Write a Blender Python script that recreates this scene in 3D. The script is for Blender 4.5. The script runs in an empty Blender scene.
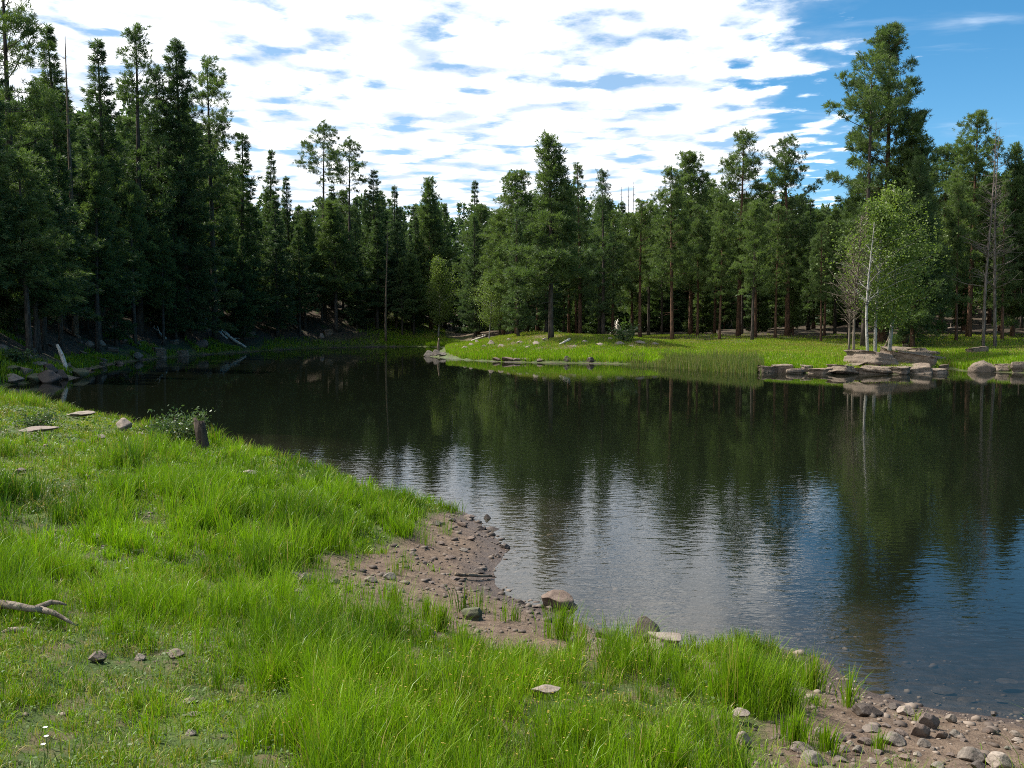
import bpy, math, random
import numpy as np
from mathutils import Vector

# ------------------------------------------------------------------ camera, sky, sun, exposure
sc = bpy.context.scene
F = 1005.0
CAM = np.array([0.0, 0.0, 2.8])
PITCH = math.atan(64 / F)
cam_d = bpy.data.cameras.new('camera'); cam = bpy.data.objects.new('camera', cam_d)
sc.collection.objects.link(cam); sc.camera = cam
cam.location = CAM; cam.rotation_euler = (math.pi / 2 - PITCH, 0, 0)
cam_d.sensor_width = 36; cam_d.lens = 36 * F / 1024; cam_d.clip_start = 0.05; cam_d.clip_end = 9000

SUN_EL = math.radians(56)
SUN_H = np.array([-0.93, 0.36]); SUN_H /= np.linalg.norm(SUN_H)
SUN = Vector((SUN_H[0] * math.cos(SUN_EL), SUN_H[1] * math.cos(SUN_EL), math.sin(SUN_EL)))
sl = bpy.data.lights.new('sun', 'SUN'); sl.energy = 5.0; sl.angle = math.radians(0.53); sl.color = (1, 0.955, 0.88)
so = bpy.data.objects.new('sun', sl); sc.collection.objects.link(so)
so.rotation_euler = SUN.to_track_quat('Z', 'Y').to_euler(); so.location = (-40, 20, 60)

world = bpy.data.worlds.new('World'); sc.world = world; world.use_nodes = True
wn, wl = world.node_tree.nodes, world.node_tree.links
wn.clear()


def N(nt, t, **kw):
    n = nt.nodes.new(t)
    for k, v in kw.items():
        if k.startswith('i_'):
            key = k[2:]
            n.inputs[int(key) if key.isdigit() else key].default_value = v
        else:
            setattr(n, k, v)
    return n


def math_node(nt, op, a, b=None, c=None):
    n = nt.nodes.new('ShaderNodeMath'); n.operation = op
    for i, v in enumerate((a, b, c)):
        if v is None:
            continue
        if isinstance(v, (int, float)):
            n.inputs[i].default_value = v
        else:
            nt.links.new(v, n.inputs[i])
    return n.outputs[0]


def maprange(nt, v, a, b, c=0.0, d=1.0, smooth=True):
    n = nt.nodes.new('ShaderNodeMapRange'); n.interpolation_type = 'SMOOTHSTEP' if smooth else 'LINEAR'
    nt.links.new(v, n.inputs[0])
    for i, x in enumerate((a, b, c, d)):
        n.inputs[i + 1].default_value = x
    return n.outputs[0]


def noise(nt, vec, scale, detail=4, rough=0.55, dist=0.0):
    n = nt.nodes.new('ShaderNodeTexNoise'); n.inputs['Scale'].default_value = scale
    n.inputs['Detail'].default_value = detail; n.inputs['Roughness'].default_value = rough
    n.inputs['Distortion'].default_value = dist
    if vec is not None:
        nt.links.new(vec, n.inputs['Vector'])
    return n.outputs[0]


def mixcol(nt, fac, a, b, blend='MIX'):
    n = nt.nodes.new('ShaderNodeMix'); n.data_type = 'RGBA'; n.blend_type = blend
    if isinstance(fac, (int, float)):
        n.inputs[0].default_value = fac
    else:
        nt.links.new(fac, n.inputs[0])
    for i, v in ((6, a), (7, b)):
        if isinstance(v, tuple):
            n.inputs[i].default_value = (*v, 1)
        else:
            nt.links.new(v, n.inputs[i])
    return n.outputs[2]


def build_world():
    nt = world.node_tree
    sky = N(nt, 'ShaderNodeTexSky', sky_type='NISHITA', sun_disc=False)
    sky.sun_elevation = SUN_EL
    sky.sun_rotation = math.atan2(SUN_H[0], SUN_H[1])
    sky.altitude = 2200; sky.air_density = 1.0; sky.dust_density = 0.3; sky.ozone_density = 1.6
    hsv = N(nt, 'ShaderNodeHueSaturation'); hsv.inputs['Saturation'].default_value = 1.32; hsv.inputs['Hue'].default_value = 0.488; hsv.inputs['Value'].default_value = 1.0
    nt.links.new(sky.outputs[0], hsv.inputs['Color'])
    bg = N(nt, 'ShaderNodeBackground'); bg.inputs[1].default_value = 0.10
    nt.links.new(hsv.outputs[0], bg.inputs[0])
    tc = N(nt, 'ShaderNodeTexCoord')
    sep = N(nt, 'ShaderNodeSeparateXYZ'); nt.links.new(tc.outputs['Generated'], sep.inputs[0])
    X, Y, Z = sep.outputs
    zc = math_node(nt, 'MAXIMUM', Z, 0.02)
    u = math_node(nt, 'DIVIDE', X, zc); v = math_node(nt, 'DIVIDE', Y, zc)
    comb = N(nt, 'ShaderNodeCombineXYZ'); nt.links.new(u, comb.inputs[0]); nt.links.new(math_node(nt, 'MULTIPLY', v, 0.80), comb.inputs[1])
    comb.inputs[2].default_value = 3.7
    P = comb.outputs[0]
    n1 = noise(nt, P, 3.0, 7, 0.56, 0.1)           # puffs
    n2 = noise(nt, P, 0.55, 3, 0.5)                 # large openings
    n3 = noise(nt, P, 7.5, 5, 0.6)                  # fine edge detail
    az = math_node(nt, 'DIVIDE', X, math_node(nt, 'MAXIMUM', Y, 0.05))
    edge = math_node(nt, 'ADD', az, math_node(nt, 'MULTIPLY', math_node(nt, 'SUBTRACT', n2, 0.5), 0.45))
    edge = math_node(nt, 'ADD', edge, math_node(nt, 'MULTIPLY', math_node(nt, 'SUBTRACT', n1, 0.5), 0.55))
    bank = maprange(nt, edge, 0.40, 0.20)           # the bank of cloud ends towards +X
    el = math_node(nt, 'ARCTANGENT', math_node(nt, 'DIVIDE', Z, math_node(nt, 'MAXIMUM', Y, 0.05)))
    s = math_node(nt, 'ADD', math_node(nt, 'MULTIPLY', n1, 0.80), math_node(nt, 'MULTIPLY', n2, 0.20))
    s = math_node(nt, 'ADD', s, math_node(nt, 'MULTIPLY', math_node(nt, 'SUBTRACT', n3, 0.5), 0.42))
    s = math_node(nt, 'ADD', s, math_node(nt, 'SUBTRACT', math_node(nt, 'MULTIPLY', bank, 0.44), 0.12))
    vo = N(nt, 'ShaderNodeTexVoronoi', feature='SMOOTH_F1'); vo.inputs['Scale'].default_value = 5.0; vo.inputs['Smoothness'].default_value = 0.6
    wob = N(nt, 'ShaderNodeTexNoise'); wob.inputs['Scale'].default_value = 3.2; wob.inputs['Detail'].default_value = 4; nt.links.new(P, wob.inputs['Vector'])
    wv_ = N(nt, 'ShaderNodeVectorMath', operation='MULTIPLY_ADD'); nt.links.new(wob.outputs['Color'], wv_.inputs[0]); wv_.inputs[1].default_value = (.26, .26, 0); nt.links.new(P, wv_.inputs[2])
    nt.links.new(wv_.outputs[0], vo.inputs['Vector'])
    puff = math_node(nt, 'SUBTRACT', 1.0, vo.outputs['Distance'])
    s = math_node(nt, 'ADD', s, math_node(nt, 'MULTIPLY', math_node(nt, 'SUBTRACT', puff, 0.55), 0.34))
    # a few wisps in the blue part
    mp = N(nt, 'ShaderNodeMapping'); mp.inputs['Scale'].default_value = (0.35, 1.0, 1); mp.inputs['Rotation'].default_value = (0, 0, 0.35)
    nt.links.new(P, mp.inputs[0])
    w = maprange(nt, noise(nt, mp.outputs[0], 1.3, 6, 0.6, 0.4), 0.56, 0.78, 0, 0.42)
    cover = maprange(nt, s, 0.56, 0.76)
    cover = math_node(nt, 'MAXIMUM', math_node(nt, 'MAXIMUM', cover, w), math_node(nt, 'MULTIPLY', maprange(nt, edge, 0.34, 0.12), 0.36))
    col = mixcol(nt, maprange(nt, math_node(nt, 'ADD', math_node(nt, 'MULTIPLY', puff, 0.7), math_node(nt, 'ADD', math_node(nt, 'MULTIPLY', n1, 0.5), math_node(nt, 'MULTIPLY', n3, 0.5))), 0.68, 1.10), (0.40, 0.47, 0.57), (1.0, 1.0, 1.0))
    bgc = N(nt, 'ShaderNodeBackground'); bgc.inputs[1].default_value = 1.15
    nt.links.new(col, bgc.inputs[0])
    mx = N(nt, 'ShaderNodeMixShader')
    nt.links.new(cover, mx.inputs[0]); nt.links.new(bg.outputs[0], mx.inputs[1]); nt.links.new(bgc.outputs[0], mx.inputs[2])
    out = N(nt, 'ShaderNodeOutputWorld'); nt.links.new(mx.outputs[0], out.inputs[0])


build_world()
sc.view_settings.view_transform = 'Standard'; sc.view_settings.look = 'None'
sc.view_settings.exposure = 0.7; sc.view_settings.gamma = 1.0
sc.render.engine = 'CYCLES'
cy = sc.cycles
cy.use_denoising = False; cy.filter_width = 1.0
cy.max_bounces = 7; cy.diffuse_bounces = 3; cy.glossy_bounces = 3; cy.transmission_bounces = 3; cy.transparent_max_bounces = 10; cy.volume_bounces = 0
cy.caustics_reflective = False; cy.caustics_refractive = False
cy.sample_clamp_indirect = 4.0

# ------------------------------------------------------------------ numeric helpers
rng = np.random.default_rng(7)
random.seed(7)


def hash2(i, j, s):
    h = (i * 374761393 + j * 668265263 + s * 982451653) & 0x7fffffff
    h = ((h ^ (h >> 13)) * 1274126177) & 0x7fffffff
    return ((h ^ (h >> 16)) & 0xffff) / 65535.0


def vnoise(x, y, s=0):
    x = np.asarray(x, float); y = np.asarray(y, float)
    i = np.floor(x).astype(np.int64); j = np.floor(y).astype(np.int64)
    fx = x - i; fy = y - j
    fx = fx * fx * (3 - 2 * fx); fy = fy * fy * (3 - 2 * fy)
    a = hash2(i, j, s); b = hash2(i + 1, j, s); c = hash2(i, j + 1, s); d = hash2(i + 1, j + 1, s)
    return (a * (1 - fx) + b * fx) * (1 - fy) + (c * (1 - fx) + d * fx) * fy


def fbm(x, y, s=0, o=4):
    t = 0; a = 0.5; n = 0
    for k in range(o):
        t = t + a * vnoise(np.asarray(x) * 2 ** k, np.asarray(y) * 2 ** k, s + k); n += a; a *= 0.5
    return t / n - 0.5


def sstep(a, b, x):
    t = np.clip((np.asarray(x, float) - a) / (b - a), 0, 1)
    return t * t * (3 - 2 * t)


def ray(px, py):
    x = (px - 512) / F; yu = (384 - py) / F
    c, s = math.cos(PITCH), math.sin(PITCH)
    return np.array([x, c + yu * s, -s + yu * c])


def at_z(px, py, z=0.0):
    d = ray(px, py); t = (z - CAM[2]) / d[2]
    return CAM + d * t


LAKE_PX = [(1024, 726), (985, 720), (950, 715), (915, 708), (880, 699), (850, 688), (832, 674), (815, 660), (780, 652), (730, 648), (700, 650), (660, 645),
           (620, 640), (585, 630), (555, 617), (525, 606), (500, 596), (490, 585), (488, 570), (497, 560), (503, 549), (488, 536),
           (476, 524), (462, 514), (440, 508), (410, 500), (365, 487), (320, 473), (260, 456), (200, 440), (130, 424), (60, 409), (0, 400), (-70, 392),
           (-70, 388), (0, 386), (40, 382), (78, 377), (86, 370), (110, 364), (150, 359), (200, 355), (260, 351), (320, 348), (370, 347), (420, 346.5),
           (446, 347.5), (440, 352), (430, 356.5), (470, 360.5), (505, 362), (550, 363), (600, 363.5), (650, 365), (700, 367), (735, 369.5), (765, 371.5),
           (800, 373), (850, 374), (900, 374.5), (938, 373), (946, 368), (962, 371), (1024, 373), (1100, 374), (1400, 376)]
LAKE = np.array([at_z(*p)[:2] for p in LAKE_PX] + [[60, 40], [45, 22], [18, 10], [7.5, 7.2]])


def sdist(x, y):
    x = np.asarray(x, float); y = np.asarray(y, float)
    d2 = np.full(x.shape, 1e18); inside = np.zeros(x.shape, bool)
    n = len(LAKE)
    for i in range(n):
        ax, ay = LAKE[i]; bx, by = LAKE[(i + 1) % n]
        ex, ey = bx - ax, by - ay
        t = np.clip(((x - ax) * ex + (y - ay) * ey) / (ex * ex + ey * ey), 0, 1)
        d2 = np.minimum(d2, (x - ax - t * ex) ** 2 + (y - ay - t * ey) ** 2)
        cond = (ay > y) != (by > y)
        xi = ax + (y - ay) / (by - ay if by != ay else 1e-9) * ex
        inside ^= cond & (x < xi)
    d = np.sqrt(d2)
    return np.where(inside, -d, d)


def regions(x, y):
    near = 1 - sstep(36, 43, np.asarray(y))
    ppx = 512 + np.asarray(x) / np.maximum(np.asarray(y), 5) * F
    left = (1 - sstep(330, 470, ppx)) * (1 - near)
    return near, left, 1 - near - left


def terrain(x, y, d=None):
    x = np.asarray(x, float); y = np.asarray(y, float)
    if d is None:
        d = sdist(x, y)
    wob = 0.18 * fbm(x * 1.7, y * 1.7, 11) * np.clip(y / 14, 0.5, 6)
    d = d + wob
    near, left, right = regions(x, y)
    dp = np.maximum(d, 0)
    zn = 1.2 * (1 - np.exp(-dp / 5.0)) + 0.01 * np.minimum(dp, 40) + np.minimum(dp, 1) * (0.16 * fbm(x * 0.6, y * 0.6, 3) + 0.05 * fbm(x * 3, y * 3, 5) + 0.05 * fbm(x * 6.5, y * 6.5, 6, 2))
    zl = 0.8 * (1 - np.exp(-dp / 1.2)) + 0.42 * np.maximum(dp - 1.5, 0) * np.exp(-dp / 60) + np.minimum(dp / 3, 1) * 1.6 * fbm(x * 0.22, y * 0.22, 21)
    zr = 0.45 * (1 - np.exp(-dp / 1.6)) + 0.042 * dp + 0.10 * np.maximum(dp - 38, 0) * np.exp(-dp / 150) + np.minimum(dp / 4, 1) * 0.5 * fbm(x * 0.16, y * 0.16, 31) + np.minimum(dp / 2, 1) * 0.12 * fbm(x * 0.8, y * 0.8, 32) + 0.75 * np.exp(-((dp - 9) / 5) ** 2) * sstep(438, 500, 512 + x / np.maximum(y, 5) * F) * (1 - sstep(600, 720, 512 + x / np.maximum(y, 5) * F))
    z = near * zn + left * zl + right * zr
    dn = np.maximum(-d, 0)
    bed = -np.minimum(0.10 * dn * (0.6 + 0.8 * vnoise(x * 0.5, y * 0.5, 8)), 1.6) - 0.02 * np.minimum(dn, 1) * vnoise(x * 6, y * 6, 9)
    return np.where(d > 0, z + 0.012, bed + 0.012 * np.exp(-dn * 6))


def T1(x, y):
    return float(terrain(np.array([x]), np.array([y]))[0])


def hit(px, py, tmax=260):
    d = ray(px, py)
    t = np.concatenate([np.linspace(2, 30, 600), np.linspace(30, tmax, 900)])
    P = CAM + t[:, None] * d
    below = P[:, 2] < np.maximum(terrain(P[:, 0], P[:, 1]), -0.02)
    k = int(np.argmax(below)) if below.any() else len(t) - 1
    return P[k]


# ------------------------------------------------------------------ object helpers
COL = sc.collection


def mesh_np(name, V, loops, starts, mat, attrs=None, smooth=False):
    me = bpy.data.meshes.new(name)
    me.vertices.add(len(V)); me.vertices.foreach_set('co', np.ascontiguousarray(V, np.float32).ravel())
    me.loops.add(len(loops)); me.loops.foreach_set('vertex_index', np.ascontiguousarray(loops, np.int32))
    me.polygons.add(len(starts)); me.polygons.foreach_set('loop_start', np.ascontiguousarray(starts, np.int32))
    if smooth:
        me.polygons.foreach_set('use_smooth', np.ones(len(starts), bool))
    for k, a in (attrs or {}).items():
        at = me.attributes.new(k, 'FLOAT', 'POINT'); at.data.foreach_set('value', np.ascontiguousarray(a, np.float32))
    me.update(calc_edges=True)
    if mat:
        me.materials.append(mat)
    return me


class MB:
    """collects vertices and faces"""
    def __init__(self):
        self.v = []; self.f = []

    def tube(self, pts, radii, sides=6, cap=True):
        pts = [Vector(p) for p in pts]
        b = len(self.v); n = len(pts)
        up0 = None
        for i, p in enumerate(pts):
            d = (pts[min(i + 1, n - 1)] - pts[max(i - 1, 0)]).normalized()
            if up0 is None:
                up0 = d.orthogonal().normalized()
            a = (up0 - d * up0.dot(d)); a = a.normalized() if a.length > 1e-6 else d.orthogonal().normalized()
            up0 = a
            c = d.cross(a)
            for k in range(sides):
                t = 2 * math.pi * k / sides
                self.v.append(tuple(p + (a * math.cos(t) + c * math.sin(t)) * radii[i]))
        for i in range(n - 1):
            for k in range(sides):
                k2 = (k + 1) % sides
                self.f.append((b + i * sides + k, b + i * sides + k2, b + (i + 1) * sides + k2, b + (i + 1) * sides + k))
        if cap:
            self.f.append(tuple(b + (n - 1) * sides + k for k in range(sides)))
            self.f.append(tuple(b + k for k in reversed(range(sides))))

    def mesh(self, name, mat, smooth=True):
        me = bpy.data.meshes.new(name); me.from_pydata(self.v, [], self.f)
        if smooth:
            me.polygons.foreach_set('use_smooth', np.ones(len(me.polygons), bool))
        if mat:
            me.materials.append(mat)
        me.update()
        return me


def link(name, me, parent=None):
    o = bpy.data.objects.new(name, me); COL.objects.link(o)
    if parent is not None:
        o.parent = parent
    return o


def tag(o, label=None, cat=None, group=None, kind=None):
    if label: o['label'] = label
    if cat: o['category'] = cat
    if group: o['group'] = group
    if kind: o['kind'] = kind
    return o


def new_mat(name):
    m = bpy.data.materials.new(name); m.use_nodes = True
    nt = m.node_tree; nt.nodes.clear()
    out = nt.nodes.new('ShaderNodeOutputMaterial')
    return m, nt, out


def attr(nt, name):
    n = nt.nodes.new('ShaderNodeAttribute'); n.attribute_name = name
    return n.outputs['Fac']


def objcoord(nt):
    return nt.nodes.new('ShaderNodeTexCoord').outputs['Object']


def position(nt):
    return nt.nodes.new('ShaderNodeNewGeometry').outputs['Position']


def leaf_material(name, c1, c2, c3, trans=0.3, rough=0.55, spec=0.25, tcol=None):
    """leaf or needle: reflects and lets some light through; colour varies per plant and per clump"""
    m, nt, out = new_mat(name)
    oi = nt.nodes.new('ShaderNodeObjectInfo')
    n = noise(nt, objcoord(nt), 0.9, 3)
    c = mixcol(nt, maprange(nt, n, 0.35, 0.65), c1, c2)
    c = mixcol(nt, math_node(nt, 'MULTIPLY', oi.outputs['Random'], 0.6), c, c3)
    b = nt.nodes.new('ShaderNodeBsdfPrincipled'); b.inputs['Roughness'].default_value = rough
    b.inputs['Specular IOR Level'].default_value = spec
    nt.links.new(c, b.inputs['Base Color'])
    t = nt.nodes.new('ShaderNodeBsdfTranslucent')
    tc = mixcol(nt, 1.0, c, tcol or (1.3, 1.5, 0.6), 'MULTIPLY'); nt.links.new(tc, t.inputs[0])
    mx = nt.nodes.new('ShaderNodeMixShader'); mx.inputs[0].default_value = trans
    nt.links.new(b.outputs[0], mx.inputs[1]); nt.links.new(t.outputs[0], mx.inputs[2])
    nt.links.new(mx.outputs[0], out.inputs[0])
    return m


def bark_material(name, c1, c2, scale=(9, 9, 1.6), spots=None):
    m, nt, out = new_mat(name)
    mp = nt.nodes.new('ShaderNodeMapping'); mp.inputs['Scale'].default_value = scale
    nt.links.new(objcoord(nt), mp.inputs[0])
    n = noise(nt, mp.outputs[0], 1.0, 5, 0.65)
    c = mixcol(nt, maprange(nt, n, 0.35, 0.62), c1, c2)
    if spots:
        mp2 = nt.nodes.new('ShaderNodeMapping'); mp2.inputs['Scale'].default_value = (2, 2, 5)
        nt.links.new(objcoord(nt), mp2.inputs[0])
        c = mixcol(nt, maprange(nt, noise(nt, mp2.outputs[0], 1.3, 3), 0.6, 0.66), c, spots)
    b = nt.nodes.new('ShaderNodeBsdfPrincipled'); b.inputs['Roughness'].default_value = 0.9
    b.inputs['Specular IOR Level'].default_value = 0.15
    nt.links.new(c, b.inputs['Base Color'])
    bp = nt.nodes.new('ShaderNodeBump'); bp.inputs['Strength'].default_value = 0.8; bp.inputs['Distance'].default_value = 0.05
    nt.links.new(n, bp.inputs['Height']); nt.links.new(bp.outputs[0], b.inputs['Normal'])
    nt.links.new(b.outputs[0], out.inputs[0])
    return m


def rock_material(name, c1, c2, c3, bump=0.02, scale=1.0, lichen=None, rough=0.85):
    m, nt, out = new_mat(name)
    oi = nt.nodes.new('ShaderNodeObjectInfo')
    P = position(nt)
    n1 = noise(nt, P, 3.0 * scale, 6, 0.65)
    n2 = noise(nt, P, 16.0 * scale, 6, 0.7)
    c = mixcol(nt, maprange(nt, n1, 0.35, 0.65), c1, c2)
    c = mixcol(nt, math_node(nt, 'MULTIPLY', oi.outputs['Random'], 0.7), c, c3)
    c = mixcol(nt, math_node(nt, 'MULTIPLY', maprange(nt, n2, 0.45, 0.7), 0.55), c, tuple(0.35 * x for x in c1))
    if lichen:
        c = mixcol(nt, maprange(nt, noise(nt, P, 5 * scale, 5, 0.6, 0.5), 0.58, 0.66), c, lichen)
    b = nt.nodes.new('ShaderNodeBsdfPrincipled'); b.inputs['Roughness'].default_value = rough
    b.inputs['Specular IOR Level'].default_value = 0.25
    nt.links.new(c, b.inputs['Base Color'])
    bp = nt.nodes.new('ShaderNodeBump'); bp.inputs['Strength'].default_value = 1.0; bp.inputs['Distance'].default_value = bump
    nt.links.new(math_node(nt, 'ADD', n1, math_node(nt, 'MULTIPLY', n2, 0.4)), bp.inputs['Height'])
    nt.links.new(bp.outputs[0], b.inputs['Normal'])
    nt.links.new(b.outputs[0], out.inputs[0])
    return m


# ------------------------------------------------------------------ ground
def inside_poly(x, y, poly):
    ins = np.zeros(np.shape(x), bool); n = len(poly)
    for i in range(n):
        ax, ay = poly[i]; bx, by = poly[(i + 1) % n]
        cond = (ay > y) != (by > y)
        xi = ax + (y - ay) / (by - ay if by != ay else 1e-9) * (bx - ax)
        ins ^= cond & (x < xi)
    return ins


def poly_dist(x, y, poly):
    d2 = np.full(np.shape(x), 1e18); n = len(poly)
    for i in range(n):
        ax, ay = poly[i]; bx, by = poly[(i + 1) % n]; ex, ey = bx - ax, by - ay
        t = np.clip(((x - ax) * ex + (y - ay) * ey) / (ex * ex + ey * ey + 1e-12), 0, 1)
        d2 = np.minimum(d2, (x - ax - t * ex) ** 2 + (y - ay - t * ey) ** 2)
    d = np.sqrt(d2)
    return np.where(inside_poly(x, y, poly), -d, d)


def px_poly(pts):
    return np.array([hit(*p)[:2] for p in pts])


MUD = px_poly([(448, 512), (480, 520), (520, 548), (505, 590), (575, 620), (640, 640), (700, 655), (705, 672), (655, 664), (610, 660), (560, 655), (500, 655), (440, 640), (400, 626), (355, 604), (318, 592), (296, 576), (310, 560), (355, 556), (390, 548), (415, 535), (428, 522)])
SPIT = px_poly([(800, 662), (838, 672), (862, 690), (960, 712), (1060, 722), (1060, 768), (1000, 810), (880, 810), (800, 800), (762, 775), (768, 742), (790, 715), (806, 694)])


def bare(x, y):
    """1 where the near shore is bare mud or stones"""
    w = 0.35 * fbm(x * 1.4, y * 1.4, 41, 3)
    m = 1 - sstep(-0.12, 0.22, poly_dist(x, y, MUD) + w)
    s = 1 - sstep(-0.12, 0.2, poly_dist(x, y, SPIT) + w * 0.8)
    return np.maximum(m, s)


def mound(ppx, x, y, d):
    return 0.9 * sstep(440, 455, ppx) * (1 - sstep(600, 690, ppx)) * sstep(2.0, 4.5, d) * (1 - sstep(13, 18, d)) * sstep(-0.10, 0.06, fbm(x * .35, y * .35, 49, 3))


def ground_mats(x, y, d, z):
    near, left, right = regions(x, y)
    mud = near * np.maximum(bare(x, y), 1 - sstep(0.1, 0.35, d + 0.25 * fbm(x * 2, y * 2, 44)))
    ppx = 512 + x / np.maximum(y, 5) * F
    mud = np.maximum(mud, right * mound(ppx, x, y, d))
    forest = left * sstep(0.6, 2.5, d) + right * sstep(12, 24, d + 9 * fbm(x * 0.1, y * 0.1, 45))
    return mud, forest


def axis(stops):
    out = [stops[0][0]]
    for (a, b, s0, g) in stops:
        v = out[-1] if out else a
        s = s0
        while v < b:
            v += s; s *= g; out.append(v)
    return np.array(out)


ys = np.concatenate([-np.geomspace(2600, 2, 30), [-1, 0, 1, 2, 2.8], axis([(3.2, 14, 0.075, 1.0), (14, 45, 0.09, 1.012), (45, 130, 0.5, 1.006), (130, 3200, 1.0, 1.06)])])
xp = axis([(0, 6, 0.075, 1.0), (6, 60, 0.085, 1.03), (60, 3200, 1.5, 1.06)])
xs = np.concatenate([-xp[::-1], xp[1:]])
GX, GY = np.meshgrid(xs, ys)
gx, gy = GX.ravel(), GY.ravel()
gd = sdist(gx, gy); gz = terrain(gx, gy, gd)
far = np.hypot(gx, gy); gz = gz + 0.05 * np.maximum(far - 260, 0) * np.exp(-np.maximum(far - 260, 0) / 800)
nx, ny = len(xs), len(ys)
idx = np.arange(nx * ny).reshape(ny, nx)
quads = np.stack([idx[:-1, :-1], idx[:-1, 1:], idx[1:, 1:], idx[1:, :-1]], -1).reshape(-1)
mudA, forA = ground_mats(gx, gy, gd, gz)


def ground_material():
    m, nt, out = new_mat('ground_soil')
    P = position(nt)
    mud, fo, dist = attr(nt, 'mud'), attr(nt, 'forest'), attr(nt, 'shore')
    n1 = noise(nt, P, 1.1, 6, 0.6); n2 = noise(nt, P, 7.0, 6, 0.65); n3 = noise(nt, P, 40.0, 4, 0.7)
    turf = mixcol(nt, maprange(nt, n2, 0.42, 0.66), (0.045, 0.072, 0.014), (0.105, 0.085, 0.042))
    turf = mixcol(nt, maprange(nt, n1, 0.52, 0.68), turf, (0.08, 0.12, 0.02))
    mudc = mixcol(nt, maprange(nt, n2, 0.35, 0.65), (0.080, 0.053, 0.035), (0.150, 0.105, 0.072))
    mudc = mixcol(nt, maprange(nt, n3, 0.5, 0.75), mudc, (0.21, 0.155, 0.11))
    wet = maprange(nt, math_node(nt, 'ADD', dist, math_node(nt, 'MULTIPLY', math_node(nt, 'SUBTRACT', n2, 0.5), 0.5)), 0.05, 0.5, 1, 0)
    mudc = mixcol(nt, math_node(nt, 'MULTIPLY', wet, 0.75), mudc, (0.05, 0.034, 0.027))
    litter = mixcol(nt, maprange(nt, n2, 0.4, 0.6), (0.035, 0.026, 0.017), (0.085, 0.062, 0.042))
    litter = mixcol(nt, maprange(nt, n1, 0.55, 0.68), litter, (0.05, 0.07, 0.02))
    c = mixcol(nt, mud, turf, mudc)
    c = mixcol(nt, fo, c, litter)
    bed = mixcol(nt, maprange(nt, n2, 0.4, 0.65), (0.045, 0.037, 0.032), (0.095, 0.076, 0.066))
    c = mixcol(nt, maprange(nt, dist, -0.02, -0.25), c, bed)
    b = nt.nodes.new('ShaderNodeBsdfPrincipled')
    nt.links.new(maprange(nt, wet, 0, 1, 0.9, 0.45, False), b.inputs['Roughness'])
    b.inputs['Specular IOR Level'].default_value = 0.25
    nt.links.new(c, b.inputs['Base Color'])
    bp = nt.nodes.new('ShaderNodeBump'); bp.inputs['Strength'].default_value = 1.0; bp.inputs['Distance'].default_value = 0.035
    nt.links.new(math_node(nt, 'ADD', n2, math_node(nt, 'MULTIPLY', n3, 0.5)), bp.inputs['Height'])
    nt.links.new(bp.outputs[0], b.inputs['Normal'])
    nt.links.new(b.outputs[0], out.inputs[0])
    return m


gme = mesh_np('ground', np.stack([gx, gy, gz], -1), quads, np.arange(0, len(quads), 4), ground_material(), {'mud': mudA, 'forest': forA, 'shore': gd}, True)
tag(link('ground', gme), kind='structure')


# ------------------------------------------------------------------ water
def water_material():
    m, nt, out = new_mat('lake_water')
    P = position(nt)
    mp = nt.nodes.new('ShaderNodeMapping'); mp.inputs['Scale'].default_value = (0.55, 1, 1); mp.inputs['Rotation'].default_value = (0, 0, 0.12)
    nt.links.new(P, mp.inputs[0])
    a = noise(nt, mp.outputs[0], 5.5, 2, 0.5, 0.3)
    b2 = noise(nt, mp.outputs[0], 13.0, 2, 0.5, 0.4)
    c2 = noise(nt, mp.outputs[0], 0.8, 2, 0.5)
    sep = nt.nodes.new('ShaderNodeSeparateXYZ'); nt.links.new(P, sep.inputs[0])
    calm = maprange(nt, noise(nt, P, 0.10, 3, 0.5, 0.6), 0.36, 0.64, 0.25, 1.05)     # breezes: patches of ripple
    inner = maprange(nt, sep.outputs[1], 13, 32, 1.0, 0.17)                          # sheltered water under the far bank
    amp = math_node(nt, 'MULTIPLY', calm, inner)
    h = math_node(nt, 'ADD', math_node(nt, 'MULTIPLY', a, 0.0052), math_node(nt, 'MULTIPLY', b2, 0.0023))
    h = math_node(nt, 'ADD', h, math_node(nt, 'MULTIPLY', c2, 0.004))
    h = math_node(nt, 'MULTIPLY', h, amp)
    bp = nt.nodes.new('ShaderNodeBump'); bp.inputs['Strength'].default_value = 1.0; bp.inputs['Distance'].default_value = 1.0
    nt.links.new(h, bp.inputs['Height'])
    fr = nt.nodes.new('ShaderNodeFresnel'); fr.inputs['IOR'].default_value = 1.33; nt.links.new(bp.outputs[0], fr.inputs['Normal'])
    gl = nt.nodes.new('ShaderNodeBsdfGlossy'); gl.inputs['Roughness'].default_value = 0.015; nt.links.new(bp.outputs[0], gl.inputs['Normal'])
    tr = nt.nodes.new('ShaderNodeBsdfTransparent'); tr.inputs[0].default_value = (0.82, 0.80, 0.74, 1)
    silt = nt.nodes.new('ShaderNodeBsdfDiffuse'); silt.inputs[0].default_value = (0.040, 0.055, 0.030, 1)
    body = nt.nodes.new('ShaderNodeMixShader'); body.inputs[0].default_value = 0.13
    nt.links.new(tr.outputs[0], body.inputs[1]); nt.links.new(silt.outputs[0], body.inputs[2])
    mx = nt.nodes.new('ShaderNodeMixShader')
    nt.links.new(fr.outputs[0], mx.inputs[0]); nt.links.new(body.outputs[0], mx.inputs[1]); nt.links.new(gl.outputs[0], mx.inputs[2])
    nt.links.new(mx.outputs[0], out.inputs[0])
    va = nt.nodes.new('ShaderNodeVolumeAbsorption'); va.inputs['Color'].default_value = (0.40, 0.36, 0.34, 1); va.inputs['Density'].default_value = 2.0
    nt.links.new(va.outputs[0], out.inputs['Volume'])
    return m


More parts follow.
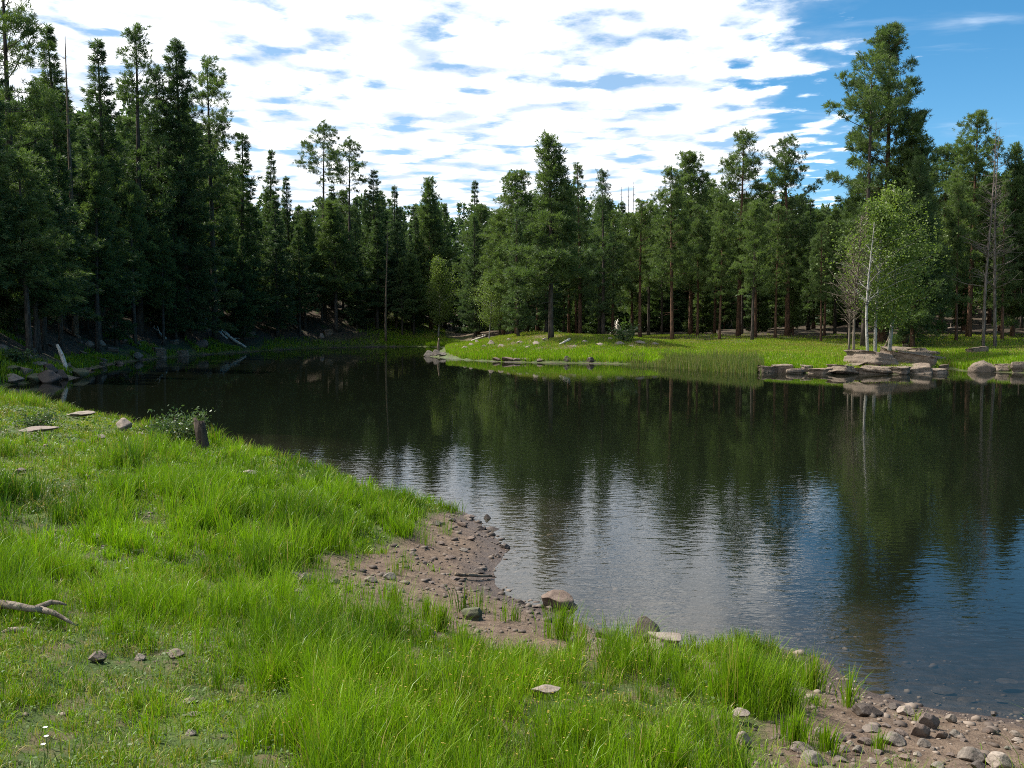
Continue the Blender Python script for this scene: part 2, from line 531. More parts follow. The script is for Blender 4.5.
x0, x1, y0, y1, zb = -48, 75, 5.0, 118, -4
wv = [(x0, y0, 0), (x1, y0, 0), (x1, y1, 0), (x0, y1, 0), (x0, y0, zb), (x1, y0, zb), (x1, y1, zb), (x0, y1, zb)]
wf = [(0, 1, 2, 3), (7, 6, 5, 4), (0, 4, 5, 1), (1, 5, 6, 2), (2, 6, 7, 3), (3, 7, 4, 0)]
wme = bpy.data.meshes.new('water'); wme.from_pydata(wv, [], wf); wme.materials.append(water_material())
tag(link('water', wme), kind='structure')

# ------------------------------------------------------------------ trees
NEEDLE_PINE = leaf_material('pine_needles', (0.082, 0.124, 0.044), (0.142, 0.188, 0.066), (0.068, 0.102, 0.050), 0.36)
NEEDLE_FIR = leaf_material('fir_needles', (0.062, 0.104, 0.042), (0.114, 0.160, 0.060), (0.050, 0.084, 0.046), 0.33)
NEEDLE_YOUNG = leaf_material('young_needles', (0.080, 0.120, 0.040), (0.125, 0.165, 0.052), (0.065, 0.100, 0.042), 0.3)
LEAF_ASPEN = leaf_material('aspen_leaves', (0.125, 0.175, 0.042), (0.175, 0.215, 0.065), (0.115, 0.165, 0.045), 0.42, 0.5)
LEAF_BUSH = leaf_material('bush_leaves', (0.06, 0.10, 0.035), (0.11, 0.15, 0.065), (0.05, 0.08, 0.03), 0.25, 0.4)
BARK_PINE = bark_material('pine_bark', (0.055, 0.035, 0.025), (0.17, 0.095, 0.06))
BARK_RED = bark_material('red_pine_bark', (0.06, 0.036, 0.026), (0.18, 0.10, 0.065))
BARK_FIR = bark_material('fir_bark', (0.035, 0.028, 0.022), (0.10, 0.08, 0.065))
BARK_ASPEN = bark_material('aspen_bark', (0.24, 0.22, 0.19), (0.42, 0.40, 0.35), (6, 6, 3), (0.05, 0.045, 0.04))
WOOD_GREY = bark_material('weathered_wood', (0.10, 0.08, 0.06), (0.25, 0.205, 0.16), (12, 12, 2))
WOOD_BROWN = bark_material('brown_dead_wood', (0.07, 0.05, 0.035), (0.22, 0.17, 0.12), (12, 12, 2))
WOOD_CHAR = bark_material('dark_rotten_wood', (0.02, 0.016, 0.012), (0.08, 0.06, 0.045), (12, 12, 2))
WOOD_SNAG = bark_material('dead_pine_wood', (0.08, 0.062, 0.05), (0.21, 0.175, 0.15), (12, 12, 2))
WOOD_PALE = bark_material('bleached_wood', (0.40, 0.35, 0.29), (0.62, 0.57, 0.49), (12, 12, 2))


def needle_mesh(name, C, O, K, ln, wd, mat, r, spread=0.9, up=0.25):
    """C: tuft centres, O: outward directions; K needle sprays per tuft"""
    n = len(C)
    c = np.repeat(C, K, 0); o = np.repeat(O, K, 0)
    d = o * 0.75 + r.normal(0, 1, (n * K, 3)) * spread * 0.62; d[:, 2] += up
    d /= np.linalg.norm(d, axis=1, keepdims=True) + 1e-9
    s = np.cross(d, r.normal(0, 1, (n * K, 3))); s /= np.linalg.norm(s, axis=1, keepdims=True) + 1e-9
    L = ln * r.uniform(0.6, 1.25, (n * K, 1)); W = wd * r.uniform(0.7, 1.3, (n * K, 1)) * 0.5
    b = c + r.normal(0, 1, (n * K, 3)) * 0.04
    V = np.stack([b, b + d * L * 0.55 + s * W, b + d * L, b + d * L * 0.55 - s * W], 1).reshape(-1, 3)
    return mesh_np(name, V, np.arange(len(V)), np.arange(0, len(V), 4), mat)


def conifer(seed, H, cb, R, prof, nb, kind, bark, mat, r0=None, K=16, ln=0.34, wd=0.042, dead=0, gap=None, dens=1.0, bend=0.0, ragged=0.3):
    """one tree: (trunk mesh with limbs, crown mesh, height)"""
    r = np.random.default_rng(seed)
    r0 = r0 or 0.0115 * H
    mb = MB()
    sway = r.uniform(-1, 1, 2) * 0.012 * H; ph = r.uniform(0, 6, 2)

    def axis_pt(t):
        return np.array([sway[0] * math.sin(t * 4 + ph[0]) * t + bend * t * t * H, sway[1] * math.sin(t * 3 + ph[1]) * t, t * H])
    ts = np.linspace(0, 1, 14)
    pts = [axis_pt(t) for t in ts]; pts[0][2] = -0.6
    rad = [r0 * (1.35 if i == 0 else 1) * (1 - t) ** 0.85 + 0.02 for i, t in enumerate(ts)]
    mb.tube(pts, rad, 8)
    C, O = [], []
    S5 = np.linspace(0, 1, 5)
    for i in range(nb):
        u = (i + r.uniform(0, 1)) / nb
        if kind != 'pine':                      # whorls
            nw = max(8, int((1 - cb) * H / 0.55)); u = min(0.995, (math.floor(u * nw) + 0.5 + r.normal(0, 0.13)) / nw); u = max(u, 0)
        t = cb + (1 - cb) * u
        if gap and gap[0] < t < gap[1] and r.uniform() < gap[2]:
            continue
        a = i * 2.39996 + r.normal(0, 0.5)
        thin = float(vnoise(np.array([a * 1.3 + seed]), np.array([u * 9.0]), seed))
        L = R * prof(u) * r.uniform(1 - ragged * 1.6, 1 + ragged * 0.55) * (0.72 + 0.5 * thin) + 0.12
        if kind == 'pine' and thin < 0.22 and u < 0.9:
            continue
        p0 = axis_pt(min(t, 0.995))
        h = np.array([math.cos(a), math.sin(a), 0])
        if kind == 'pine':
            e0 = -0.2 + 0.8 * u + r.normal(0, 0.18); e1 = e0 + 0.45
        else:
            e0 = -0.30 + 0.80 * u + r.normal(0, 0.10); e1 = e0 + 0.30
        bp = []
        for q in S5:
            e = e0 + (e1 - e0) * q * 0.5
            bp.append(p0 + h * L * q * math.cos(e) + np.array([0, 0, L * q * math.sin(e)]))
        rb = min(0.008 * L + 0.010, 0.5 * r0)
        if kind == 'pine' or L > 1.2:
            mb.tube(bp, [rb * (1 - 0.75 * q) for q in S5], 4, False)
        bp = np.array(bp); side = np.array([-h[1], h[0], 0])
        if kind == 'pine':
            nc = max(1, int(L * 2.2 * dens + r.uniform(0, 1)))
            for k in range(nc):
                q0 = 1 - (r.uniform(0, 1) ** 1.3) * 0.68 if k else 1.0
                q = np.array([np.interp(q0, S5, bp[:, j]) for j in range(3)])
                q = q + side * r.normal(0, 0.22 * L * (1.1 - q0) + 0.16) + np.array([0, 0, r.normal(0.1, 0.13)])
                m = r.integers(6, 10)
                off = r.normal(0, 1, (m, 3)) * np.array([0.21, 0.21, 0.13])
                C.append(q + off); od = off * 2.2 + h * 0.4 + np.array([0, 0, 0.35]); O.append(od / np.linalg.norm(od, axis=1, keepdims=True))
        else:
            m = max(4, int(L * 11 * dens))
            q0 = 1 - r.uniform(0, 1, m) ** 1.2 * 0.9
            q = np.stack([np.interp(q0, S5, bp[:, j]) for j in range(3)], -1)
            lat = r.normal(0, 1, m) * (0.24 * L * (1.1 - q0) + 0.07)
            q = q + side * lat[:, None]; q[:, 2] += r.normal(0, 0.07, m) - 0.15 * np.abs(lat)
            od = h[None] * 0.9 + side * np.sign(lat)[:, None] * 0.5 + np.array([0, 0, -0.05]); C.append(q); O.append(od / np.linalg.norm(od, axis=1, keepdims=True))
    # leader
    top = np.stack([axis_pt(t) for t in np.linspace(0.96, 1.0, 6)]); C.append(top); O.append(np.tile([0, 0, 1.0], (6, 1)))
    for k in range(dead):
        t = r.uniform(max(0.12, cb * 0.45), cb + 0.15) if k % 3 else r.uniform(0.9, 1.0)
        a = r.uniform(0, 6.28); L = R * r.uniform(0.15, 0.5)
        p0 = axis_pt(t); h = np.array([math.cos(a), math.sin(a), r.uniform(-0.2, 0.3)])
        mb.tube([p0, p0 + h * L * 0.5, p0 + h * L + np.array([0, 0, r.uniform(-0.2, 0.2)])], [0.03, 0.02, 0.008], 4, False)
    tm = mb.mesh('trunk', bark)
    cm = needle_mesh('crown', np.concatenate(C), np.concatenate(O), K, ln, wd, mat, r, 0.85 if kind == 'pine' else 0.65, 0.3 if kind == 'pine' else 0.08)
    return tm, cm, H


def p_fir(u): return min(1.0, 0.6 + 3 * u) * (1 - u) ** 0.95 + 0.03
def p_big(u): return min(1.0, 0.65 + 2 * u) * (1 - u) ** 0.66 + 0.03
def p_slim(u): return min(1.0, 0.6 + 2 * u) * (1 - u) ** 0.75 + 0.04
def p_pine(u): return 1.2 * (u + 0.12) ** 0.26 * max(0.0, 1 - u) ** 0.62 + 0.08
def p_round(u): return 1.15 * (u + 0.08) ** 0.22 * max(0.0, 1 - u * u) ** 0.62 + 0.1
def p_tops(u): return (0.25 + 0.5 * u) if u < 0.45 else 1.25 * max(0.0, 1.02 - u) ** 0.55 + 0.05


PROTO = {
    'fir_a': conifer(1, 22, 0.05, 3.8, p_fir, 215, 'fir', BARK_FIR, NEEDLE_FIR, ragged=.42),
    'fir_big': conifer(16, 24, 0.05, 4.3, p_big, 260, 'fir', BARK_FIR, NEEDLE_FIR, dead=6, dens=1.1),
    'fir_b': conifer(2, 18, 0.07, 2.9, p_fir, 175, 'fir', BARK_FIR, NEEDLE_FIR, ragged=.42),
    'fir_c': conifer(3, 14, 0.04, 3.0, p_fir, 160, 'fir', BARK_FIR, NEEDLE_YOUNG),
    'slim_a': conifer(4, 20, 0.10, 2.5, p_fir, 190, 'fir', BARK_FIR, NEEDLE_FIR, dead=8, ragged=0.4),
    'slim_b': conifer(5, 17, 0.22, 2.1, p_slim, 120, 'fir', BARK_PINE, NEEDLE_PINE, dead=14, ragged=0.45),
    'pine_a': conifer(6, 20, 0.34, 3.4, p_pine, 100, 'pine', BARK_PINE, NEEDLE_PINE, dead=14, ragged=0.4),
    'pine_b': conifer(7, 18, 0.25, 3.5, p_pine, 120, 'pine', BARK_PINE, NEEDLE_PINE, dead=10, ragged=0.35),
    'pine_c': conifer(8, 22, 0.45, 3.6, p_round, 75, 'pine', BARK_RED, NEEDLE_PINE, dead=16, r0=0.29, ragged=0.45),
    'pine_d': conifer(9, 15, 0.12, 3.0, p_fir, 140, 'pine', BARK_PINE, NEEDLE_YOUNG, dens=1.2),
    'pine_e': conifer(10, 15, 0.08, 3.1, p_fir, 170, 'pine', BARK_PINE, NEEDLE_PINE, dens=1.2, ragged=0.35),
    'pine_f': conifer(17, 15, 0.24, 3.0, p_fir, 130, 'pine', BARK_FIR, NEEDLE_PINE, dens=1.15, ragged=0.42, dead=12),
    'pine_g': conifer(18, 17, 0.36, 2.3, p_pine, 85, 'pine', BARK_FIR, NEEDLE_PINE, dens=1.0, ragged=0.5, dead=18),
    'fir_d': conifer(19, 13, 0.22, 2.4, p_fir, 130, 'fir', BARK_FIR, NEEDLE_FIR, dead=10, ragged=0.45),
    'sparse_a': conifer(11, 24, 0.40, 2.9, p_round, 62, 'pine', BARK_FIR, NEEDLE_PINE, dead=26, dens=0.85, ragged=0.5),
    'sparse_b': conifer(12, 22, 0.14, 3.0, p_slim, 115, 'pine', BARK_FIR, NEEDLE_FIR, dead=16, gap=(0.60, 0.74, 0.6), dens=0.95, ragged=0.45),
    'tiered': conifer(15, 24, 0.55, 3.4, p_tops, 46, 'pine', BARK_FIR, NEEDLE_PINE, dead=26, dens=0.95, ragged=0.4, gap=(0.62, 0.70, 0.7)),
    'giant': conifer(13, 26, 0.12, 4.4, p_pine, 215, 'pine', BARK_RED, NEEDLE_PINE, dead=18, gap=(0.80, 0.87, 0.8), r0=0.34, ragged=0.45, dens=1.2),
    'young': conifer(14, 7, 0.03, 1.8, p_fir, 90, 'fir', BARK_FIR, NEEDLE_YOUNG, dens=1.2),
}
COUNT = {}


def place_tree(proto, x, y, H, label, name='pine_tree', cat='pine tree', group=None, rz=None, wide=1.0, cut=0.0):
    tm, cm, h0 = PROTO[proto]
    s = H / h0
    e = bpy.data.objects.new(name, None); COL.objects.link(e)
    e.location = (x, y, T1(x, y)); e.scale = (s * wide, s * wide, s)
    e.rotation_euler = (random.uniform(-.02, .02), random.uniform(-.02, .02), random.uniform(0, 6.28) if rz is None else rz)
    tag(e, label, cat, group)
    link('trunk', tm, e); link('crown', cm, e)
    return e


def tree_px(proto, px, D, top, label, **kw):
    x = (px - 512) / F * D
    d = ray(px, top); ztop = CAM[2] + d[2] / d[1] * D
    H = ztop - T1(x, D)
    return place_tree(proto, x, D, max(H, 2.5), label, **kw)


SHORE_TAB = [(-300, 44), (-70, 42), (0, 43), (78, 50), (110, 64), (150, 72), (200, 80), (260, 91), (320, 101), (370, 105), (420, 107), (445, 104),
             (446, 79), (470, 70), (550, 66), (650, 63), (735, 57), (800, 53), (900, 52), (1024, 53), (1400, 51)]


def shore(px): return float(np.interp(px, [a for a, _ in SHORE_TAB], [b for _, b in SHORE_TAB]))


# the trees that stand out, each from where its crown tops out: (kind, px, metres away, top px, label, extra)
HERO = [
    ('fir_a', -12, 52, 8, 'dark dense fir behind the tall bare-trunked pine at the edge of the left slope', 'fir_tree'),
    ('sparse_a', 20, 60, -62, 'tallest bare-trunked pine on the left slope, its crown cut off by the frame', 'pine_tree'),
    ('fir_b', 42, 66, 88, 'short pointed fir just right of the tall bare-trunked pine', 'fir_tree'),
    ('slim_a', 63, 70, 28, 'slim fir beside the bare grey spar on the left slope', 'fir_tree'),
    ('slim_a', 103, 76, 41, 'narrow fir with clear sky on both sides of its tip, left slope', 'fir_tree'),
    ('sparse_b', 140, 80, 31, 'lanky conifer with a loose open top left of the big pyramid-shaped fir', 'pine_tree'),
    ('sparse_b', 163, 84, 72, 'thin sparse conifer tucked behind the big pyramid-shaped fir', 'pine_tree'),
    ('fir_big', 188, 84, 40, 'big pyramid-shaped dark fir, the broadest on the left slope', 'fir_tree'),
    ('sparse_a', 216, 88, 64, 'thin pine with open tiered branches against cloud right of the broad fir', 'pine_tree'),
    ('fir_b', 243, 95, 134, 'pointed fir standing alone below the thin tiered pine', 'fir_tree'),
    ('slim_a', 273, 101, 151, 'very slim spire-topped fir rising over its neighbours at the lake head', 'fir_tree'),
    ('fir_b', 292, 106, 178, 'small dark pointed fir between the slim spire and the two open-topped pines', 'fir_tree'),
    ('tiered', 325, 109, 130, 'open-topped pine with flat tiers, tallest above the lake head', 'pine_tree'),
    ('tiered', 351, 113, 145, 'second open-topped pine, slightly lower, above the lake head', 'pine_tree'),
    ('fir_a', 375, 112, 171, 'full dark conifer right of the two open-topped pines', 'fir_tree'),
    ('fir_b', 396, 118, 187, 'dark rounded conifer right of the full one at the lake head', 'fir_tree'),
    ('pine_e', 431, 120, 184, 'broad rounded pine on the middle skyline above the pale aspen', 'pine_tree'),
    ('slim_a', 473, 126, 182, 'narrow spire on the middle skyline left of the grassy point pines', 'fir_tree'),
    ('pine_b', 517, 88, 175, 'broad pine at the left end of the grassy point', 'pine_tree'),
    ('pine_f', 551, 74, 141, 'tall full pine standing forward on the grassy point', 'pine_tree'),
    ('slim_b', 580, 88, 164, 'slimmer pine close behind the tall full one on the grassy point', 'pine_tree'),
    ('sparse_b', 603, 86, 172, 'yellowish open pine with whispy branches right of the tall full one', 'pine_tree'),
    ('pine_a', 672, 82, 172, 'pine with a long bare trunk in the middle of the point', 'pine_tree'),
    ('pine_b', 690, 92, 156, 'full crowned pine behind the bare-trunked one on the point', 'pine_tree'),
    ('pine_g', 752, 76, 205, 'lower bushy pine in front of the two round-topped pines', 'pine_tree'),
    ('pine_a', 738, 84, 137, 'loose-topped pine, left one of the two round-topped pines', 'pine_tree'),
    ('pine_c', 787, 82, 144, 'round-topped pine on a thick reddish bare trunk', 'pine_tree'),
    ('giant', 882, 74, 32, 'giant pine that towers over the right bank', 'pine_tree'),
    ('tiered', 864, 71, 60, 'thinner pine growing close against the giant one', 'pine_tree'),
    ('pine_e', 905, 73, 125, 'dense lighter green pine pressed against the right side of the giant one', 'pine_tree'),
    ('pine_e', 912, 69, 165, 'dense dark pine low in front of the giant one, right of the leafy aspen', 'pine_tree'),
    ('pine_b', 940, 84, 150, 'dense pine between the giant and the grey dead pine', 'pine_tree'),
    ('pine_a', 968, 78, 118, 'straight pine beside the grey dead pine', 'pine_tree'),
    ('pine_e', 1012, 78, 152, 'bushy pine right of the grey dead pine', 'pine_tree'),
]
for k, px, D, top, lab, nm in HERO:
    w = {905: 1.0, 140: 1.1, 63: 1.15, 103: 1.2, 243: 1.25, 375: 1.2, 517: 1.15, 862: 1.25, 940: 1.2, 672: .95}.get(px, 1.0)
    tree_px(k, px, D, top, lab.replace('whispy', 'wispy'), name=nm, cat=nm.replace('_', ' '), wide=1.15 if px == 551 else w)

SKY = [(-200, 20), (0, 55), (30, 105), (60, 75), (85, 110), (100, 85), (122, 110), (140, 80), (160, 120), (187, 85), (205, 120), (217, 120), (232, 160), (243, 160), (258, 182), (272, 178),
       (285, 200), (292, 195), (310, 205), (325, 185), (350, 188), (375, 190), (400, 200), (430, 198), (480, 196), (500, 206), (517, 192), (545, 180), (580, 190), (605, 196), (640, 200),
       (665, 192), (690, 180), (720, 186), (740, 180), (760, 190), (790, 186), (815, 200), (840, 192), (860, 170), (925, 185), (950, 172), (970, 165), (1000, 172), (1024, 165), (1300, 150)]


def skyline(px): return float(np.interp(px, [a for a, _ in SKY], [b for _, b in SKY]))


occupied = [((px - 512) / F * D, D) for _, px, D, *_ in HERO]


def fill(n, px0, px1, off0, off1, h0, h1, kinds, label, group, mind, bias=1.0, rim=4, rspan=26):
    made = 0; tries = 0; ph = random.random()
    while made < n and tries < n * 40:
        tries += 1
        px = px0 + (px1 - px0) * ((ph + tries * 0.6180339887) % 1); D = shore(px) + off0 + (off1 - off0) * random.random() ** bias
        x = (px - 512) / F * D
        if sdist(np.array([x]), np.array([D]))[0] < min(off0, 2.0): continue
        if 418 < px < 458 and D < 118 or 476 < px < 503 and D < 96: continue
        if any((x - a) ** 2 + (D - b) ** 2 < mind * mind for a, b in occupied): continue
        rr_ = ray(px, skyline(px) + random.uniform(rim, rim + rspan)); zt = CAM[2] + rr_[2] / rr_[1] * D
        H = min(random.uniform(h0, h1), zt - T1(x, D))
        if H < h0 * 0.6: continue
        k = random.choice(kinds)
        nm = 'fir_tree' if k.startswith(('fir', 'slim', 'young')) else 'pine_tree'
        place_tree(k, x, D, H, label[nm], name=nm, cat=nm.replace('_', ' '), group=group, wide=random.uniform(0.9, 1.35) if D - shore(px) > 36 or px < 450 else random.uniform(0.75, 1.05))
        occupied.append((x, D)); made += 1
    return made


L_ = lambda w: {'fir_tree': 'dark pointed fir massed ' + w, 'pine_tree': 'tufted pine massed ' + w}
nf = []
nf.append(fill(44, -150, 345, 3.0, 13, 8, 14, ['fir_d', 'fir_b', 'pine_f', 'fir_d', 'pine_g'], L_('low along the water foot of the steep left slope'), 'trees along the foot of the left slope', 2.2))
nf.append(fill(72, -170, 340, 7, 44, 13, 30, ['fir_a', 'fir_b', 'slim_a', 'pine_b', 'fir_a', 'sparse_b'], L_('on the upper part of the steep left slope'), 'trees on the upper left slope', 2.6, 1.2, 6, 40))
nf.append(fill(24, 330, 438, 3, 12, 8, 15, ['fir_d', 'fir_b', 'pine_f', 'fir_a', 'fir_c'], L_('by the dark water at the head of the lake'), 'trees at the head of the lake', 2.2))
nf.append(fill(34, 290, 560, 14, 45, 14, 30, ['fir_a', 'fir_b', 'slim_a', 'pine_b', 'pine_e'], L_('in the far ranks on the middle skyline'), 'far trees on the middle skyline', 2.6, 1.2, 0, 25))
nf.append(fill(38, 492, 1130, 20, 36, 11, 17, ['pine_a', 'pine_g', 'slim_b', 'pine_a', 'pine_g', 'pine_c'], L_('on the level behind the grassy point'), 'trees standing behind the grassy point', 2.8))
nf.append(fill(44, 560, 1180, 34, 70, 15, 30, ['pine_a', 'pine_b', 'fir_a', 'slim_a', 'fir_b', 'pine_e'], L_('in the far ranks behind the right bank'), 'far trees behind the right bank', 2.8, 1.1, 0, 25))
nf.append(fill(20, 480, 1100, 28, 50, 3, 7, ['young', 'fir_c', 'pine_d'], L_('as low growth under the taller trunks'), 'young trees under the tall pines', 2.0))
print('fill', nf)


def far_wood():
    """the woods beyond the first ranks, too many and too close to tell apart"""
    r = np.random.default_rng(77); CC, OO = [], []
    mb = MB()
    n = 560
    for i in range(n):
        px = -260 + 1560 * ((i * 0.6180339887) % 1)
        D = shore(px) + (40 + 45 * r.random() if px < 330 else 46 + 70 * r.random())
        x = (px - 512) / F * D; z0 = T1(x, D)
        rr_ = ray(px, skyline(px) + r.uniform(4, 50)); zt = CAM[2] + rr_[2] / rr_[1] * D
        H = float(np.clip(zt - z0, 5, 26)); R = H * r.uniform(.13, .2)
        m = int(70 + 9 * H)
        u = r.random(m) ** 1.25; a = r.uniform(0, 6.28, m)
        rad = R * (1 - u) ** .8 * r.uniform(.35, 1.1, m) + .15
        c = np.stack([x + np.cos(a) * rad, D + np.sin(a) * rad, z0 + H * (.04 + .96 * u) - rad * .25], -1)
        o = np.stack([np.cos(a), np.sin(a), .1 * np.ones(m)], -1)
        CC.append(c); OO.append(o)
        mb.tube([(x, D, z0 - .5), (x, D, z0 + H * .9)], [.012 * H, .02], 4, False)
    me = needle_mesh('far_forest', np.concatenate(CC), np.concatenate(OO), 7, .75, .24, NEEDLE_FIR, r, .8, .1)
    tag(link('far_forest', me), 'dense conifer wood closing the view behind the front trees', 'forest', kind='stuff')


far_wood()


# ---- dead trees and aspens
def dead_tree(seed, H, r0, nb, spread, mat, up=0.2, lo=0.25):
    r = np.random.default_rng(seed); mb = MB()
    sx = r.uniform(-.3, .3)
    ax = lambda t: Vector((sx * math.sin(3 * t), 0.2 * math.sin(4 * t + 1), t * H))
    mb.tube([ax(t) - Vector((0, 0, 0.5 if t == 0 else 0)) for t in np.linspace(0, 1, 12)], [r0 * (1 - t) ** 0.9 + 0.012 for t in np.linspace(0, 1, 12)], 7)
    for i in range(nb):
        t = r.uniform(lo, 0.98); a = r.uniform(0, 6.28); L = spread * r.uniform(0.3, 1) * (1.15 - t)
        p = ax(t); h = Vector((math.cos(a), math.sin(a), 0)); e = r.uniform(-0.3, 0.5) + up
        q = p + h * L * 0.5 + Vector((0, 0, L * 0.5 * e)); w = p + h * L + Vector((0, 0, L * (e + r.uniform(-.3, .3))))
        rr = 0.006 + 0.010 * L
        mb.tube([p, q, w], [rr * 1.5, rr, rr * 0.35], 4, False)
        for k in range(4):
            s = r.uniform(0.3, 0.95); b = p.lerp(w, s); dd = Vector(r.normal(0, 1, 3)); dd.z = abs(dd.z) * 0.5
            mb.tube([b, b + dd.normalized() * L * 0.35], [rr * 0.6, rr * 0.2], 3, False)
    return mb.mesh('dead_tree', mat)


def put(me, name, px, D, top, H0, label, cat, group=None, rz=0.0):
    x = (px - 512) / F * D; z = T1(x, D); zt = CAM[2] + ray(px, top)[2] / ray(px, top)[1] * D
    o = link(name, me); s = (zt - z) / H0; o.location = (x, D, z); o.scale = (s, s, s); o.rotation_euler = (0, 0, rz)
    return tag(o, label, cat, group)


SNAG = dead_tree(5, 15, 0.11, 80, 2.7, WOOD_SNAG, 0.35)
SPAR = dead_tree(6, 20, 0.22, 26, 1.8, WOOD_BROWN, 0.1, 0.45)
put(SNAG, 'dead_tree', 986, 67, 122, 15, 'grey dead pine with bare forked branches on the right bank', 'dead tree', rz=1)
put(SNAG, 'dead_tree', 994, 68, 130, 15, 'second, thinner bare grey trunk right against the dead pine', 'dead tree', rz=3)
put(SPAR, 'dead_tree', 75, 68, 29, 20, 'bare grey spar rising above the firs of the left slope', 'dead tree')
for k, (px, top) in enumerate(((620, 180), (626, 183), (631, 180))):
    put(SPAR, 'dead_tree', px, 118 + k * 2, top, 20, 'thin bare spar on the skyline behind the grassy point', 'dead tree', 'bare spars on the skyline', rz=k)
put(SPAR, 'dead_tree', 387, 106, 222, 20, 'slim bare dead trunk between green conifers at the lake head', 'dead tree', rz=2)


def aspen(seed, H, r0, R, cb, leaves, lean=0.0):
    r = np.random.default_rng(seed); mb = MB()
    ax = lambda t: np.array([lean * H * t * t + 0.12 * math.sin(5 * t), 0.1 * math.sin(4 * t + 2), t * H])
    tt = np.linspace(0, 1, 12); P = [ax(t) for t in tt]; P[0][2] = -0.4
    mb.tube(P, [r0 * (1 - t) ** 0.8 + 0.012 for t in tt], 8)
    C = []
    for i in range(46):
        t = cb + (0.97 - cb) * (i + r.uniform()) / 46; a = i * 2.4 + r.normal(0, .4)
        u = (t - cb) / (1 - cb); L = R * (0.35 + 1.0 * math.sin(min(1, u * 1.0 + 0.16) * math.pi) ** 0.8) * r.uniform(.35, 1.25)
        p = ax(t); h = np.array([math.cos(a), math.sin(a), 0.55]);
        mid = p + h * L * 0.5; end = p + h * L + np.array([0, 0, -0.1 * L])
        mb.tube([p, mid, end], [0.03, 0.018, 0.006], 4, False)
        m = int(leaves / 46 * r.uniform(.5, 1.5)); s = r.uniform(0.3, 1.05, m)[:, None]
        C.append(p + (end - p) * s + r.normal(0, 1, (m, 3)) * np.array([0.30, 0.30, 0.26]) * (0.5 + 0.5 * L))
    C = np.concatenate(C); n = len(C)
    d = r.normal(0, 1, (n, 3)); d /= np.linalg.norm(d, axis=1, keepdims=True)
    e = np.cross(d, r.normal(0, 1, (n, 3))); e /= np.linalg.norm(e, axis=1, keepdims=True)
    w = r.uniform(0.035, 0.065, (n, 1))
    V = np.stack([C - d * w, C + e * w * .85, C + d * w, C - e * w * .85], 1).reshape(-1, 3)
    return mb.mesh('trunk', BARK_ASPEN), mesh_np('crown', V, np.arange(4 * n), np.arange(0, 4 * n, 4), LEAF_ASPEN), H


PROTO['aspen_a'] = aspen(21, 8, 0.085, 1.2, 0.16, 15000)
PROTO['aspen_b'] = aspen(22, 7, 0.07, 1.5, 0.22, 9000, 0.03)
tree_px('aspen_a', 890, 62, 188, 'leafy pale green aspen on the rock outcrop', name='aspen_tree', cat='aspen tree', rz=0.4)
tree_px('aspen_b', 877, 60, 205, 'smaller leafy aspen tucked behind the big one on the outcrop', name='aspen_tree', cat='aspen tree', rz=2.0)
tree_px('aspen_a', 439, 112, 258, 'bright green aspen at the head of the lake', name='aspen_tree', cat='aspen tree', rz=1.0)
tree_px('aspen_b', 490, 92, 275, 'pale thin-leaved aspen left of the grassy point pines', name='aspen_tree', cat='aspen tree', rz=1.5)
DASP = dead_tree(31, 8, 0.085, 30, 1.6, BARK_ASPEN, 0.8, 0.35)
DASP2 = dead_tree(33, 8, 0.075, 130, 2.3, WOOD_GREY, 0.8, 0.25)
put(DASP, 'dead_tree', 870, 58, 222, 8, 'leafless white aspen trunk standing on the rock outcrop', 'dead tree', rz=2.2)
put(DASP2, 'dead_tree', 856, 60, 216, 8, 'short grey leafless aspen behind the white one', 'dead tree', rz=0.4)
put(DASP2, 'dead_tree', 850, 62, 236, 8, 'thin grey leafless sapling between the two bare aspens', 'dead tree', rz=2.4)

# ------------------------------------------------------------------ rocks
ROCK_BROWN = rock_material('brown_stone', (0.10, 0.068, 0.05), (0.18, 0.13, 0.10), (0.15, 0.125, 0.11), 0.015, 3)
ROCK_GREY = rock_material('grey_stone', (0.12, 0.105, 0.09), (0.22, 0.19, 0.155), (0.17, 0.125, 0.095), 0.015, 3, (0.10, 0.10, 0.07))
ROCK_DARK = rock_material('dark_wet_stone', (0.05, 0.037, 0.029), (0.095, 0.072, 0.056), (0.065, 0.052, 0.043), 0.012, 3, None, 0.55)
ROCK_PALE = rock_material('pale_sandstone', (0.18, 0.145, 0.115), (0.32, 0.265, 0.215), (0.24, 0.19, 0.155), 0.015, 3)
ROCK_LEDGE = rock_material('ledge_sandstone', (0.135, 0.10, 0.072), (0.29, 0.225, 0.165), (0.18, 0.14, 0.105), 0.10, 1.1, (0.07, 0.066, 0.045))
MOSSY = rock_material('mossy_stone', (0.07, 0.075, 0.04), (0.13, 0.12, 0.08), (0.09, 0.10, 0.05), 0.015, 3)


def ico(sub=3):
    import bmesh
    bm = bmesh.new(); bmesh.ops.create_icosphere(bm, subdivisions=sub, radius=1.0)
    V = np.array([v.co[:] for v in bm.verts]); Fc = [[v.index for v in f.verts] for f in bm.faces]; bm.free()
    return V, np.array(Fc)


IV, IF = ico(4)


